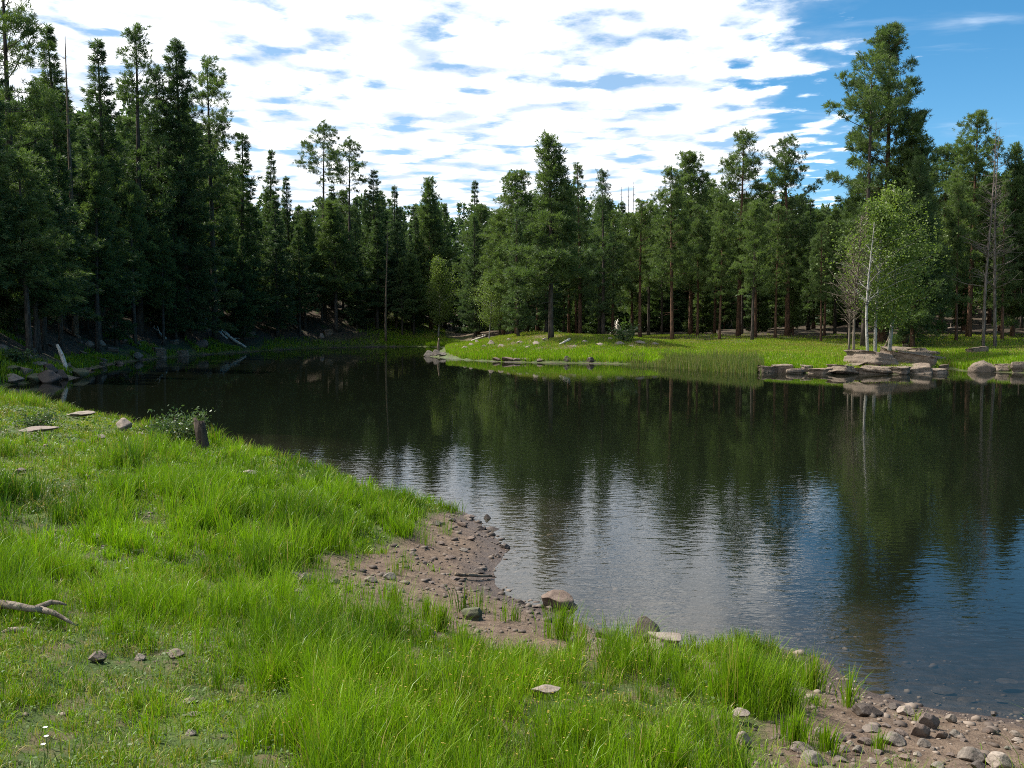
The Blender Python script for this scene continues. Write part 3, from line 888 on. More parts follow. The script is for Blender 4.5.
def rock_mesh(seed, mat, cuts=11, lo=0.5, hi=0.86, rough=0.05):
    r = np.random.default_rng(seed); V = IV.copy()
    for k in range(cuts):
        n = r.normal(0, 1, 3); n /= np.linalg.norm(n); d = r.uniform(lo, hi)
        ex = V @ n - d
        V = V - np.where(ex > 0, ex, 0)[:, None] * n * 0.94
    q = np.stack([fbm(V[:, 0] * 2.3 + V[:, 2] * 1.7 + 9, V[:, 1] * 2.3 - V[:, 2] * 1.1 + seed, seed), fbm(V[:, 1] * 2.3 + 5, V[:, 2] * 2.3 + seed, seed + 3), fbm(V[:, 2] * 2.3, V[:, 0] * 2.3 + seed, seed + 6)], -1)
    V = V + q * rough * 3
    q2 = fbm(V[:, 0] * 7 + V[:, 2] * 3, V[:, 1] * 7 + V[:, 2] * 2 + seed, seed + 9, 3)
    V = V * (1 + q2 * rough)[:, None]
    V = V / np.abs(V).max(0)
    return mesh_np('rock', V, IF.ravel(), np.arange(0, IF.size, 3), mat, None, True)


RM = {}
for nm, mt in (('brown', ROCK_BROWN), ('grey', ROCK_GREY), ('dark', ROCK_DARK), ('pale', ROCK_PALE), ('mossy', MOSSY)):
    RM[nm] = [rock_mesh(50 + i * 7 + len(nm), mt) for i in range(4)]


def ledge_mesh(seed, mat=None):
    r = np.random.default_rng(seed); V = IV.copy()
    V = V / np.abs(V).max(1, keepdims=True)                 # cube
    V[:, :2] *= 0.95
    for k in range(9):                                      # near-vertical joints
        a = r.uniform(0, 6.28); n = np.array([math.cos(a), math.sin(a), r.normal(0, .18)]); n /= np.linalg.norm(n); d = r.uniform(.62, 1.0)
        ex = V @ n - d; V = V - np.where(ex > 0, ex, 0)[:, None] * n
    for k in range(2):                                      # tilted top
        n = np.array([r.normal(0, .16), r.normal(0, .16), 1.0]); n /= np.linalg.norm(n); d = r.uniform(.7, .95)
        ex = V @ n - d; V = V - np.where(ex > 0, ex, 0)[:, None] * n
    z = V[:, 2]; lay = np.floor((z + 1) * r.uniform(1.2, 2.0) + r.uniform(0, 1)).astype(np.int64)
    ang = np.arctan2(V[:, 1], V[:, 0])
    off = hash2(lay, np.floor(ang * 1.1 + 9).astype(np.int64) * 0 + seed, 5)
    V[:, :2] *= (1 + .28 * (off - .6))[:, None]
    q = np.stack([fbm(V[:, 0] * 3 + z * 2, V[:, 1] * 3 + seed, seed + i * 4) for i in range(3)], -1)
    V = V + q * np.array([.12, .12, .08]); V = V / np.abs(V).max(0)
    return mesh_np('rock', V, IF.ravel(), np.arange(0, IF.size, 3), mat or ROCK_LEDGE, None, False)


RM['ledge'] = [ledge_mesh(90 + i) for i in range(7)]
RM['block'] = [ledge_mesh(201, ROCK_PALE), ledge_mesh(202, MOSSY)]
RM['round'] = [rock_mesh(140 + i, ROCK_LEDGE, 12, .55, .9, .07) for i in range(4)]


CLEAR = []


def rock(kind, px, py, wpx, hr, label, cat='stone', group=None, name='stone', depth=0.8, sink=0.3, rz=None, tilt=0.12, v=None, lift=0.0):
    """a stone whose foot is seen at (px, py); wpx: width in pixels; hr: height over width"""
    p = hit(px, py); D = p[1]
    w = wpx / F * D
    if D < 40 and wpx > 8: CLEAR.append((p[0], p[1], w))
    me = RM[kind][random.randrange(len(RM[kind])) if v is None else v]
    o = link(name, me); hz = w * hr
    o.scale = (w / 2, w / 2 * depth, hz / 2 / (1 - sink) * 1.0)
    o.location = (p[0], p[1] + w * 0.25 * depth, max(T1(p[0], p[1]), -0.05) + o.scale[2] * (1 - 2 * sink) + lift)
    o.rotation_euler = (random.uniform(-tilt, tilt), random.uniform(-tilt, tilt), random.uniform(-0.5, 0.5) if rz is None else rz)
    return tag(o, label, cat, group)


# the shore in the middle
rock('brown', 557, 610, 36, 0.52, 'brown boulder sitting in the shallow water off the mud', depth=0.7, sink=0.2, rz=-0.3)
rock('dark', 571, 611, 15, 0.6, 'low dark stone leaning on the brown boulder in the water', sink=0.2)
rock('mossy', 611, 641, 33, 0.45, 'low dark stone with a lit top behind the shore grass', depth=0.7)
rock('dark', 646, 643, 30, 0.85, 'pointed dark brown stone at the water edge', depth=0.9, sink=0.15, v=1)
rock('block', 667, 651, 36, 0.5, v=0, label= 'flat topped pinkish block beside the pointed stone', depth=0.8, sink=0.15, tilt=0.05)
rock('brown', 694, 635, 14, 0.3, 'little flat stone just breaking the water surface', sink=0.3)
rock('block', 473, 621, 23, 0.55, v=1, label='squarish mossy green block on the mud', sink=0.15, tilt=0.05)
rock('pale', 428, 635, 18, 0.5, 'pale square stone set in the grass below the mud', sink=0.25)
rock('dark', 388, 629, 12, 0.5, 'small black stone in the grass edge below the mud')
rock('dark', 575, 648, 14, 0.7, 'black stone half hidden in the shore grass')
for px, py, w, hr, k in ((305, 584, 15, 0.7, 'grey'), (294, 578, 14, 0.35, 'grey'), (317, 591, 14, 0.45, 'dark'), (310, 602, 12, 0.4, 'pale'), (334, 585, 12, .4, 'dark'), (298, 594, 9, .4, 'pale')):
    rock(k, px, py, w, hr, 'angular stone in the small heap where the mud meets grass', group='stone heap at the mud edge')
for px, py, w, hr, k in ((370, 583, 14, 0.35, 'grey'), (389, 580, 14, 0.5, 'grey'), (389, 591, 15, 0.45, 'dark'), (452, 522, 9, 0.4, 'dark'), (437, 526, 9, 0.6, 'dark'), (425, 565, 9, .3, 'dark'),
                         (463, 552, 11, 0.3, 'grey'), (450, 560, 12, .25, 'brown'), (478, 574, 14, .3, 'dark'), (455, 580, 11, .3, 'brown'), (440, 545, 9, .35, 'brown'), (412, 556, 8, .4, 'grey'), (470, 541, 10, .35, 'brown'), (486, 590, 10, .3, 'dark'), (432, 584, 8, .4, 'brown')):
    rock(k, px, py, w, hr, 'loose stone lying on the open mud beach', group='loose stones on the mud beach')
for px, py, w, hr, k in ((470, 520, 13, 0.5, 'brown'), (487, 520, 8, 0.7, 'dark'), (491, 531, 18, 0.18, 'dark'), (505, 549, 11, 0.4, 'dark'), (480, 530, 10, .4, 'dark'), (462, 527, 11, .45, 'brown'), (497, 557, 9, .3, 'dark'), (520, 604, 12, .3, 'dark'), (534, 608, 9, .3, 'brown')):
    rock(k, px, py, w, hr, 'dark wet stone at the rim of the mud beach', group='wet stones at the mud rim')
# the stony spit in the corner
BIG = [('brown', 929, 728, 24, 0.75, 'largest rounded brown stone at the water edge of the spit'),
       ('pale', 907, 717, 19, 0.45, 'pale flat stone with water lapping at its front'),
       ('dark', 897, 711, 17, 0.35, 'dark flat stone in the water next to the pale lapped one'),
       ('dark', 868, 716, 34, 0.28, 'long dark wet slab at the water edge by the last grass tuft'),
       ('grey', 952, 724, 12, 0.65, 'small grey stone alone on the wet edge of the spit'),
       ('brown', 921, 739, 21, 0.75, 'reddish blocky stone in front of the largest rounded one'),
       ('grey', 895, 749, 28, 0.4, 'wide flat grey stone in the middle of the spit'),
       ('grey', 815, 766, 30, 0.38, 'flat grey slab at the foot of the grass, cut by the lower frame edge'),
       ('grey', 973, 763, 30, 0.4, 'broad smooth grey stone low in the corner of the spit'),
       ('pale', 1002, 768, 30, 0.45, 'pinkish broad stone in the very corner of the spit'),
       ('grey', 803, 752, 26, 0.3, 'mossy grey slab partly under grass beside the spit')]
for k, px, py, w, hr, lab in BIG:
    rock(k, px, py, w, hr, lab)
for px, py, w, hr, k in ((866, 746, 17, .5, 'brown'), (851, 739, 13, .6, 'brown'), (841, 741, 13, .6, 'grey'), (902, 737, 15, .45, 'brown'), (925, 747, 15, .5, 'grey'), (942, 741, 13, .65, 'brown'), (955, 740, 12, .6, 'grey'),
                         (965, 743, 9, .6, 'brown'), (873, 734, 22, .22, 'grey'), (1018, 743, 13, .35, 'pale'), (1017, 737, 14, .3, 'grey'), (979, 770, 16, .45, 'dark'), (844, 753, 14, .4, 'pale'), (859, 755, 13, .5, 'grey'), (938, 769, 15, .4, 'grey'),
                         (850, 746, 9, .5, 'pale'), (880, 757, 12, .5, 'brown'), (832, 744, 9, .5, 'grey'), (905, 760, 12, .4, 'brown'), (918, 757, 9, .5, 'pale'), (888, 765, 11, .5, 'grey'), (872, 764, 10, .5, 'pale'), (820, 735, 12, .35, 'grey'), (951, 757, 9, .4, 'brown'), (966, 753, 8, .5, 'brown'),
                         (934, 752, 8, .4, 'grey'), (842, 764, 14, .4, 'brown'), (855, 770, 12, .5, 'grey'), (912, 770, 10, .5, 'brown'), (880, 742, 8, .5, 'pale'), (887, 729, 9, .4, 'brown'), (830, 757, 9, .4, 'pale'), (795, 738, 9, .5, 'grey'), (990, 735, 7, .5, 'brown'), (1008, 752, 8, .4, 'grey')):
    rock(k, px, py, w, hr, 'small loose stone among the many on the stony spit', group='loose stones of the spit')
for px, py, w, hr in ((995, 716, 8, .5), (980, 713, 8, .4), (888, 699, 15, .12), (1002, 698, 12, .1), (935, 701, 10, .1), (858, 700, 8, .3), (968, 700, 20, .08), (945, 690, 24, .06), (860, 683, 14, .08), (1010, 680, 26, .06)):
    rock('dark', px, py, w, hr, 'flat dark stone under or just above the clear shallows', group='stones in the shallows')
# stones of the meadow
rock('pale', 121, 430, 20, 0.6, 'rounded pale boulder on the meadow left of the leafy bush', sink=0.2)
rock('pale', 36, 434, 40, 0.12, 'long white slab lying flush in the meadow grass', depth=0.5, sink=0.2, lift=0.05)
rock('pale', 78, 419, 30, 0.16, 'flat pale slab farthest back on the meadow', depth=0.6, sink=0.2, lift=0.06)
rock('pale', 99, 441, 12, 0.3, 'small pale stone between the white slab and the bush', lift=0.05)
rock('pale', 139, 438, 9, 0.35, 'tiny pale stone in front of the leafy bush', lift=0.05)
rock('brown', 19, 476, 13, 0.4, 'brown stone in the grass at the left edge of the meadow', lift=0.04)
rock('pale', 249, 480, 14, 0.3, 'pale stone in tall grass near the lake-side edge of the meadow', lift=0.08)
rock('pale', 94, 545, 11, 0.4, 'single pale stone in mid-meadow grass', lift=0.06)
rock('grey', 96, 663, 18, 0.6, 'grey stone in the thin grass right of the gnarled roots', sink=0.2)
rock('pale', 139, 662, 12, 0.6, 'pointed pale stone in the thin grass', sink=0.2)
rock('grey', 173, 660, 22, 0.4, 'flat grey stone between tufts in the thin grass', sink=0.2)
rock('pale', 545, 712, 34, 0.22, 'long pale flat stone deep in the foreground grass', depth=0.5, sink=0.2, lift=0.1)
rock('pale', 741, 727, 20, 0.3, 'pale stone in the grass beside the big tuft by the spit', lift=0.05)
rock('pale', 744, 750, 17, 0.7, 'upright pale stone at the foot of a tuft near the lower frame edge', lift=0.02)
rock('pale', 190, 737, 12, 0.5, 'yellowish pale stone on bare soil in the thin grass')
rock('grey', 191, 719, 16, 0.2, 'thin grey stone chip on bare soil in the thin grass')

# ledges of the far bank
LED = [(826, 374, 30, 0.30), (845, 374, 34, 0.34), (866, 374.5, 30, 0.42), (884, 374.5, 34, 0.5), (903, 374.5, 30, 0.55), (920, 374.5, 32, 0.5), (937, 374.5, 24, 0.35), (856, 369, 44, 0.32), (880, 368, 50, 0.34), (908, 367, 48, 0.42), (929, 367, 34, .5),
       (840, 370, 30, .3), (890, 361, 36, 0.30), (916, 360, 34, 0.44), (905, 353, 30, 0.34), (922, 354, 26, .46), (872, 362, 30, .28), (934, 363, 24, .5), (889, 352, 20, .36), (878, 372, 20, .45), (912, 372, 18, .55), (852, 372, 18, .45), (862, 356, 20, .36), (940, 369, 20, .35), (835, 373, 16, .35),
       (898, 365, 20, .5), (886, 368, 16, .6), (924, 369, 18, .6), (860, 366, 18, .45), (913, 348, 16, .5), (930, 357, 18, .55), (901, 358, 18, .5), (848, 363, 18, .35), (877, 357, 16, .4), (940, 362, 14, .5), (918, 364, 16, .6)]
for i, (px, py, w, hr) in enumerate(LED):
    rock('ledge', px + random.uniform(-3, 3), py, w * random.uniform(.7, 1.15), hr * random.uniform(.45, .85), 'tan sandstone block stacked in the outcrop below the aspens', 'rock', 'sandstone outcrop under the aspens', 'rock', depth=1.0, sink=0.18, tilt=0.15, v=i % 7)
for px, py, w, hr in ((768, 373, 24, .35), (783, 373, 20, .5), (797, 374, 24, .3), (808, 373, 14, .5), (824, 374, 30, .22)):
    rock('ledge', px, py, w, hr, 'low tan block in the row running out from the outcrop', 'rock', 'low blocks beside the outcrop', 'rock', sink=0.25)
rock('dark', 745, 371, 16, 0.55, 'dark rounded boulder at the end of the low block row', 'rock', name='rock')
rock('round', 985, 372.5, 30, 0.42, 'round tan boulder in the bank right of the outcrop', 'rock', name='rock', v=2)
rock('ledge', 1006, 372, 20, 0.4, 'square tan block right against the round boulder', 'rock', name='rock', v=1)
rock('ledge', 978, 354, 20, 0.4, 'pale flat rock lying on the grass above the round boulder', 'rock', name='rock')
rock('ledge', 1022, 371, 22, 0.5, 'tan block at the frame edge of the right bank', 'rock', name='rock', v=3)
for px, py, w, hr in ((510, 361.5, 18, .2), (526, 362, 14, .25), (498, 361, 12, .25), (540, 362, 10, .3), (517, 362, 9, .4)):
    rock('brown', px, py, w, hr, 'flat brown rock in the eroded rim of the grassy point', 'rock', 'eroded rim of the grassy point', 'rock')
rock('dark', 567, 363, 10, .5, 'dark rock at the waterline below the forward pine', 'rock', name='rock')
rock('dark', 591, 363.5, 10, .5, 'dark rock at the waterline right of the forward pine', 'rock', name='rock')
for px, py, w, hr in ((465, 350, 8, .5), (491, 345, 8, .6), (501, 348, 9, .4), (471, 347, 8, .5), (520, 344, 8, .4), (536, 345, 9, .4), (484, 348, 6, .5), (600, 346, 10, .3), (620, 345, 12, .3), (640, 344, 12, .3), (528, 349, 7, .4), (545, 341, 6, .5), (477, 343, 6, .5), (509, 341, 6, .4), (456, 347, 6, .4), (585, 343, 8, .4), (575, 348, 6, .4), (610, 340, 7, .4), (632, 348, 8, .3), (655, 345, 8, .3), (515, 352, 6, .4), (495, 352, 7, .4)):
    rock('pale', px, py, w, hr, 'small pale stone strewn on the grassy point', 'stone', 'stones strewn on the grassy point')
for px, py, w, hr in ((429, 356.5, 12, .5), (436, 356, 10, .6), (442, 356.5, 9, .4)):
    rock('grey', px, py, w, hr, 'pinkish grey rock at the very tip of the grassy point', 'rock', 'rocks at the tip of the point', 'rock')
for px, py, w, hr in ((8, 386, 26, .3), (30, 384, 22, .35), (44, 383, 26, .35), (60, 381, 24, .35), (76, 379, 20, .3), (24, 376, 24, .35), (48, 374, 22, .4), (10, 374, 22, .4), (36, 368, 18, .35), (88, 372, 16, .35), (100, 367, 14, .35), (118, 363.5, 14, .4), (136, 360.5, 12, .4), (158, 358, 14, .4), (182, 356, 12, .35), (66, 366, 14, .4)):
    rock(random.choice(['dark', 'mossy', 'grey', 'ledge']), px, py + random.uniform(-2, 1), w * random.uniform(.6, 1.3), hr * random.uniform(.8, 1.6), 'shaded grey rock along the foot of the left slope', 'rock', 'rocks at the foot of the left slope', 'rock', sink=0.2)


rs_ = random.Random(5)
for i in range(34):
    px = rs_.uniform(-20, 335); sh = 320 + 2.8 * F / shore(px); py = sh - rs_.uniform(2, 34) * (1 if px < 260 else .5)
    rock(rs_.choice(['grey', 'pale', 'ledge', 'brown']), px, py, rs_.uniform(5, 15), rs_.uniform(.3, .7), 'weathered rock lying loose on the steep left slope', 'rock', 'rocks strewn on the left slope', 'rock', sink=.25, tilt=.3)


# ------------------------------------------------------------------ dead wood
def log(name, a, b, r0, r1, mat, label, cat='log', group=None, twigs=3, seed=0, bend=0.04):
    r = np.random.default_rng(seed); mb = MB(); a = Vector(a); b = Vector(b); L = (b - a).length
    side = (b - a).cross(Vector((0, 0, 1))).normalized()
    n = 9; pts = []
    for i in range(n):
        t = i / (n - 1); pts.append(Vector((0, 0, 0)) + (b - a) * t + side * bend * L * math.sin(t * 3.1) + Vector(r.normal(0, 0.006, 3)) * L)
    mb.tube(pts, [(r0 + (r1 - r0) * i / (n - 1)) * r.uniform(0.85, 1.15) for i in range(n)], 8)
    for k in range(twigs):
        p = pts[r.integers(2, n - 1)]; d = Vector(r.normal(0, 1, 3)); d.z = abs(d.z); d = d.normalized() * L * r.uniform(0.08, 0.2)
        mb.tube([p, p + d * 0.6, p + d + Vector((0, 0, -0.1 * d.length))], [r1 * 0.5, r1 * 0.35, r1 * 0.12], 5)
    o = link(name, mb.mesh(name, mat)); o.location = a
    return tag(o, label, cat, group)


def gp(px, py, dz=0.0):
    p = hit(px, py); return Vector((p[0], p[1], T1(p[0], p[1]) + dz))


def atD(px, py, D):
    d = ray(px, py); return Vector(CAM + d * (D / d[1]))


# gnarled weathered roots at the left edge of the meadow
def roots():
    base = gp(-6, 628); mb = MB(); r = np.random.default_rng(4); k = base.y / F
    P = lambda u, v, w=0.0: Vector((u * k, w, v * k))
    mb.tube([P(-30, 4), P(-8, 10, .05), P(12, 11), P(30, 9, -.03), P(44, 6)], [.026, .034, .027, .024, .02], 8)
    mb.tube([P(36, 8), P(48, 12, .05), P(56, 11, .06), P(64, 9, .05)], [.02, .018, .012, .005], 7)
    mb.tube([P(40, 7), P(54, 3, .0), P(66, -2, -.02), P(80, -8, -.05)], [.024, .018, .013, .006], 7)
    mb.tube([P(10, -12, -.2), P(24, -5, -.2), P(40, -5, -.2), P(52, -12, -.22), P(60, -26, -.25)], [.013, .02, .022, .018, .010], 7)
    mb.tube([P(-20, -2, -.1), P(0, -8, -.18), P(12, -14, -.25)], [.03, .026, .018], 7)
    mb.v = [v_ for v_ in mb.v]
    o = link('driftwood', mb.mesh('driftwood', WOOD_GREY)); o.location = base + Vector((0, 0.1, 0.05))
    tag(o, 'gnarled weathered roots arching out of the grass at the left edge', 'driftwood')


roots()
# stump and bush on the meadow rim
mb = MB(); sp = gp(203, 452)
mb.tube([(0, 0, -0.2), (0.0, 0, .12), (-0.03, 0, .35), (-0.07, 0.02, .56)], [.15, .12, .105, .10], 9)
mb.tube([(-0.05, 0.0, .48), (-0.16, 0.02, .62)], [.05, .03], 6)
o = link('stump', mb.mesh('stump', WOOD_CHAR)); o.location = sp; tag(o, 'dark broken stump leaning at the lake-side rim of the meadow', 'stump')


def bush(seed, r, n, leaf, mat_leaf=LEAF_BUSH, height=1.0):
    g = np.random.default_rng(seed); mb = MB(); C = []
    for i in range(18):
        a = g.uniform(0, 6.28); h = np.array([math.cos(a) * g.uniform(.3, 1), math.sin(a) * g.uniform(.3, 1), height * g.uniform(.5, 1.1)]) * r
        mb.tube([(0, 0, -0.05), tuple(h * .5 + np.array([0, 0, .06])), tuple(h)], [.012, .008, .004], 4, False)
        m = n // 18; s = g.uniform(.3, 1.05, (m, 1)); C.append(h * s + g.normal(0, .12 * r, (m, 3)))
    C = np.concatenate(C); C[:, 2] = np.abs(C[:, 2]); k = len(C)
    d = g.normal(0, 1, (k, 3)); d /= np.linalg.norm(d, axis=1, keepdims=True); e = np.cross(d, g.normal(0, 1, (k, 3))); e /= np.linalg.norm(e, axis=1, keepdims=True)
    w = g.uniform(.6, 1.2, (k, 1)) * leaf
    V = np.stack([C - d * w, C + e * w * .5, C + d * w, C - e * w * .5], 1).reshape(-1, 3)
    return mb.mesh('stems', WOOD_BROWN), mesh_np('leaves', V, np.arange(4 * k), np.arange(0, 4 * k, 4), mat_leaf)


def put_bush(px, py, r, n, leaf, label, seed, height=1.0, name='bush', cat='bush'):
    p = gp(px, py); e = bpy.data.objects.new(name, None); COL.objects.link(e); e.location = p
    s, l = bush(seed, r, n, leaf, height=height); link('stems', s, e); link('leaves', l, e)
    return tag(e, label, cat)


put_bush(180, 446, 0.62, 1900, 0.034, 'leafy grey-green bush beside the broken stump', 3, 1.0)
put_bush(158, 438, 0.40, 600, 0.03, 'smaller twiggy bush left of the leafy one at the water rim', 4, 0.8)
put_bush(36, 428, 0.55, 900, 0.03, 'low spreading grey-green plant at the far end of the meadow', 5, 0.5)
put_bush(625, 341, 1.1, 900, 0.08, 'low green shrub under the pines behind the grassy point', 6, 0.9)
put_bush(20, 366, 0.9, 900, 0.07, 'small sunlit shrub on the rocks at the foot of the left slope', 8, 0.8)

# leaning grey snag among the left rocks
p = gp(67, 373); log('snag', p, atD(57, 345, p.y + 0.4), 0.14, 0.07, WOOD_PALE, 'leaning bleached snag among the rocks at the foot of the left slope', 'snag', twigs=1, seed=2)
SLOPE = [((222, 333), (246, 349)), ((205, 322), (228, 341)), ((150, 322), (166, 340)), ((175, 300), (185, 318)), ((95, 318), (112, 334)), ((290, 322), (302, 334)), ((120, 330), (140, 347)), ((60, 325), (80, 340))]
for i, (a, b) in enumerate(SLOPE):
    A, B = gp(*a, 0.12), gp(*b, 0.12)
    log('log', A, B, 0.16, 0.10, WOOD_PALE if i < 3 else WOOD_GREY, 'fallen pale log lying downhill on the steep left slope', 'log', 'fallen logs on the left slope', seed=10 + i)
log('log', gp(472, 342, .1), gp(486, 337, .14), 0.13, 0.10, WOOD_PALE, 'white log on the open grass left of the forward pine', seed=31)
log('log', gp(560, 345, .05), atD(570, 339, hit(560, 345)[1] + .6), 0.10, 0.08, WOOD_PALE, 'pale log propped at the foot of the forward pine', seed=32)
log('log', gp(623, 333, .12), gp(645, 331.5, .14), 0.16, 0.12, WOOD_PALE, 'pale log lying under the pines right of the white brushwood', seed=33)
q = gp(884, 349); log('pole', q, atD(896, 318, q.y + 0.5), 0.09, 0.05, WOOD_BROWN, 'dark dead pole leaning behind the outcrop aspens', 'pole', twigs=1, seed=34)
log('log', gp(930, 332, .12), gp(965, 330, .16), 0.2, 0.14, WOOD_GREY, 'grey log under the trees right of the giant pine', seed=35)
p = gp(438, 354); log('snag', p, atD(439, 338, p.y), 0.14, 0.05, WOOD_BROWN, 'dark upright stub at the tip of the grassy point', 'snag', twigs=1, seed=36)
p = gp(617, 334)
mb = MB(); g = np.random.default_rng(9)
for i in range(16):
    a = g.uniform(0, 6.28); b = Vector((math.cos(a) * .8, math.sin(a) * .8, 0)); t = Vector((-b.x * g.uniform(0, .7), -b.y * g.uniform(0, .7), g.uniform(.7, 1.6)))
    mb.tube([b, b.lerp(t, .5) + Vector((0, 0, .08)), t], [.06, .05, .03], 5)
o = link('brushwood_pile', mb.mesh('brushwood_pile', WOOD_PALE)); o.location = p; tag(o, 'heap of bleached brushwood poles under the pines', 'brushwood')
log('branch', gp(285, 546, .05), gp(303, 556, .05), 0.03, 0.012, WOOD_GREY, 'crooked grey branch in the grass above the mud beach', 'branch', seed=41)
log('branch', gp(455, 577, .03), gp(492, 579, .03), 0.022, 0.012, WOOD_BROWN, 'thin dark branch lying across the mud to the water', 'branch', seed=42)
log('branch', gp(110, 438, .3), gp(206, 449, .3), 0.004, 0.003, WOOD_PALE, 'dry pale stalk in the grass in front of the bush', 'branch', seed=43) if False else None


# ------------------------------------------------------------------ grass
def blade_material(name, g1, g2, dry, trans=0.35):
    m, nt, out = new_mat(name)
    tone, dr = attr(nt, 'tone'), attr(nt, 'dry')
    c = mixcol(nt, tone, g1, g2)
    c = mixcol(nt, dr, c, dry)
    b = nt.nodes.new('ShaderNodeBsdfPrincipled'); b.inputs['Roughness'].default_value = 0.42; b.inputs['Specular IOR Level'].default_value = 0.32
    nt.links.new(c, b.inputs['Base Color'])
    t = nt.nodes.new('ShaderNodeBsdfTranslucent'); nt.links.new(mixcol(nt, 1.0, c, (1.05, 1.3, 0.4), 'MULTIPLY'), t.inputs[0])
    mx = nt.nodes.new('ShaderNodeMixShader'); mx.inputs[0].default_value = trans
    nt.links.new(b.outputs[0], mx.inputs[1]); nt.links.new(t.outputs[0], mx.inputs[2]); nt.links.new(mx.outputs[0], out.inputs[0])
    return m


def blades(name, B, H, W, lean, tone, dry, mat, r):
    """B base points (n,3); H heights; W widths; lean (n,2) horizontal drift of the tip"""
    n = len(B); H = H[:, None]
    a = r.uniform(0, 6.28, n); s = np.stack([np.cos(a), np.sin(a), np.zeros(n)], -1) * W[:, None] * 0.5
    L3 = np.concatenate([lean, np.zeros((n, 1))], 1)
    drop = np.linalg.norm(lean, axis=1, keepdims=True) ** 2 / np.maximum(H, 0.02) * 0.35
    up = np.array([0, 0, 1.0])
    p1 = B + L3 * 0.18 + up * H * 0.42; p2 = B + L3 * 0.52 + up * (H * 0.76 - drop * 0.3); p3 = B + L3 + up * (H * 1.0 - drop)
    V = np.stack([B - s * .8 - up * .02, B + s * .8 - up * .02, p1 + s, p1 - s, p2 + s * .7, p2 - s * .7, p3], 1).reshape(-1, 3)
    base = np.arange(n)[:, None] * 7
    loops = (base + np.array([0, 1, 2, 3, 3, 2, 4, 5, 5, 4, 6])).ravel()
    starts = (np.arange(n)[:, None] * 11 + np.array([0, 4, 8])).ravel()
    me = mesh_np(name, V, loops, starts, mat, {'tone': np.repeat(tone, 7), 'dry': np.repeat(dry, 7)})
    return me


MEADOW = blade_material('meadow_blades', (0.032, 0.095, 0.002), (0.235, 0.380, 0.004), (0.36, 0.26, 0.09), 0.34)
SHORT_EDGE = px_poly([(-60, 640), (40, 630), (110, 650), (200, 650), (235, 690), (255, 740), (270, 800), (-60, 800)])


SHORT_UP = px_poly([(-60, 402), (60, 410), (140, 428), (148, 446), (115, 470), (60, 500), (-60, 510)])


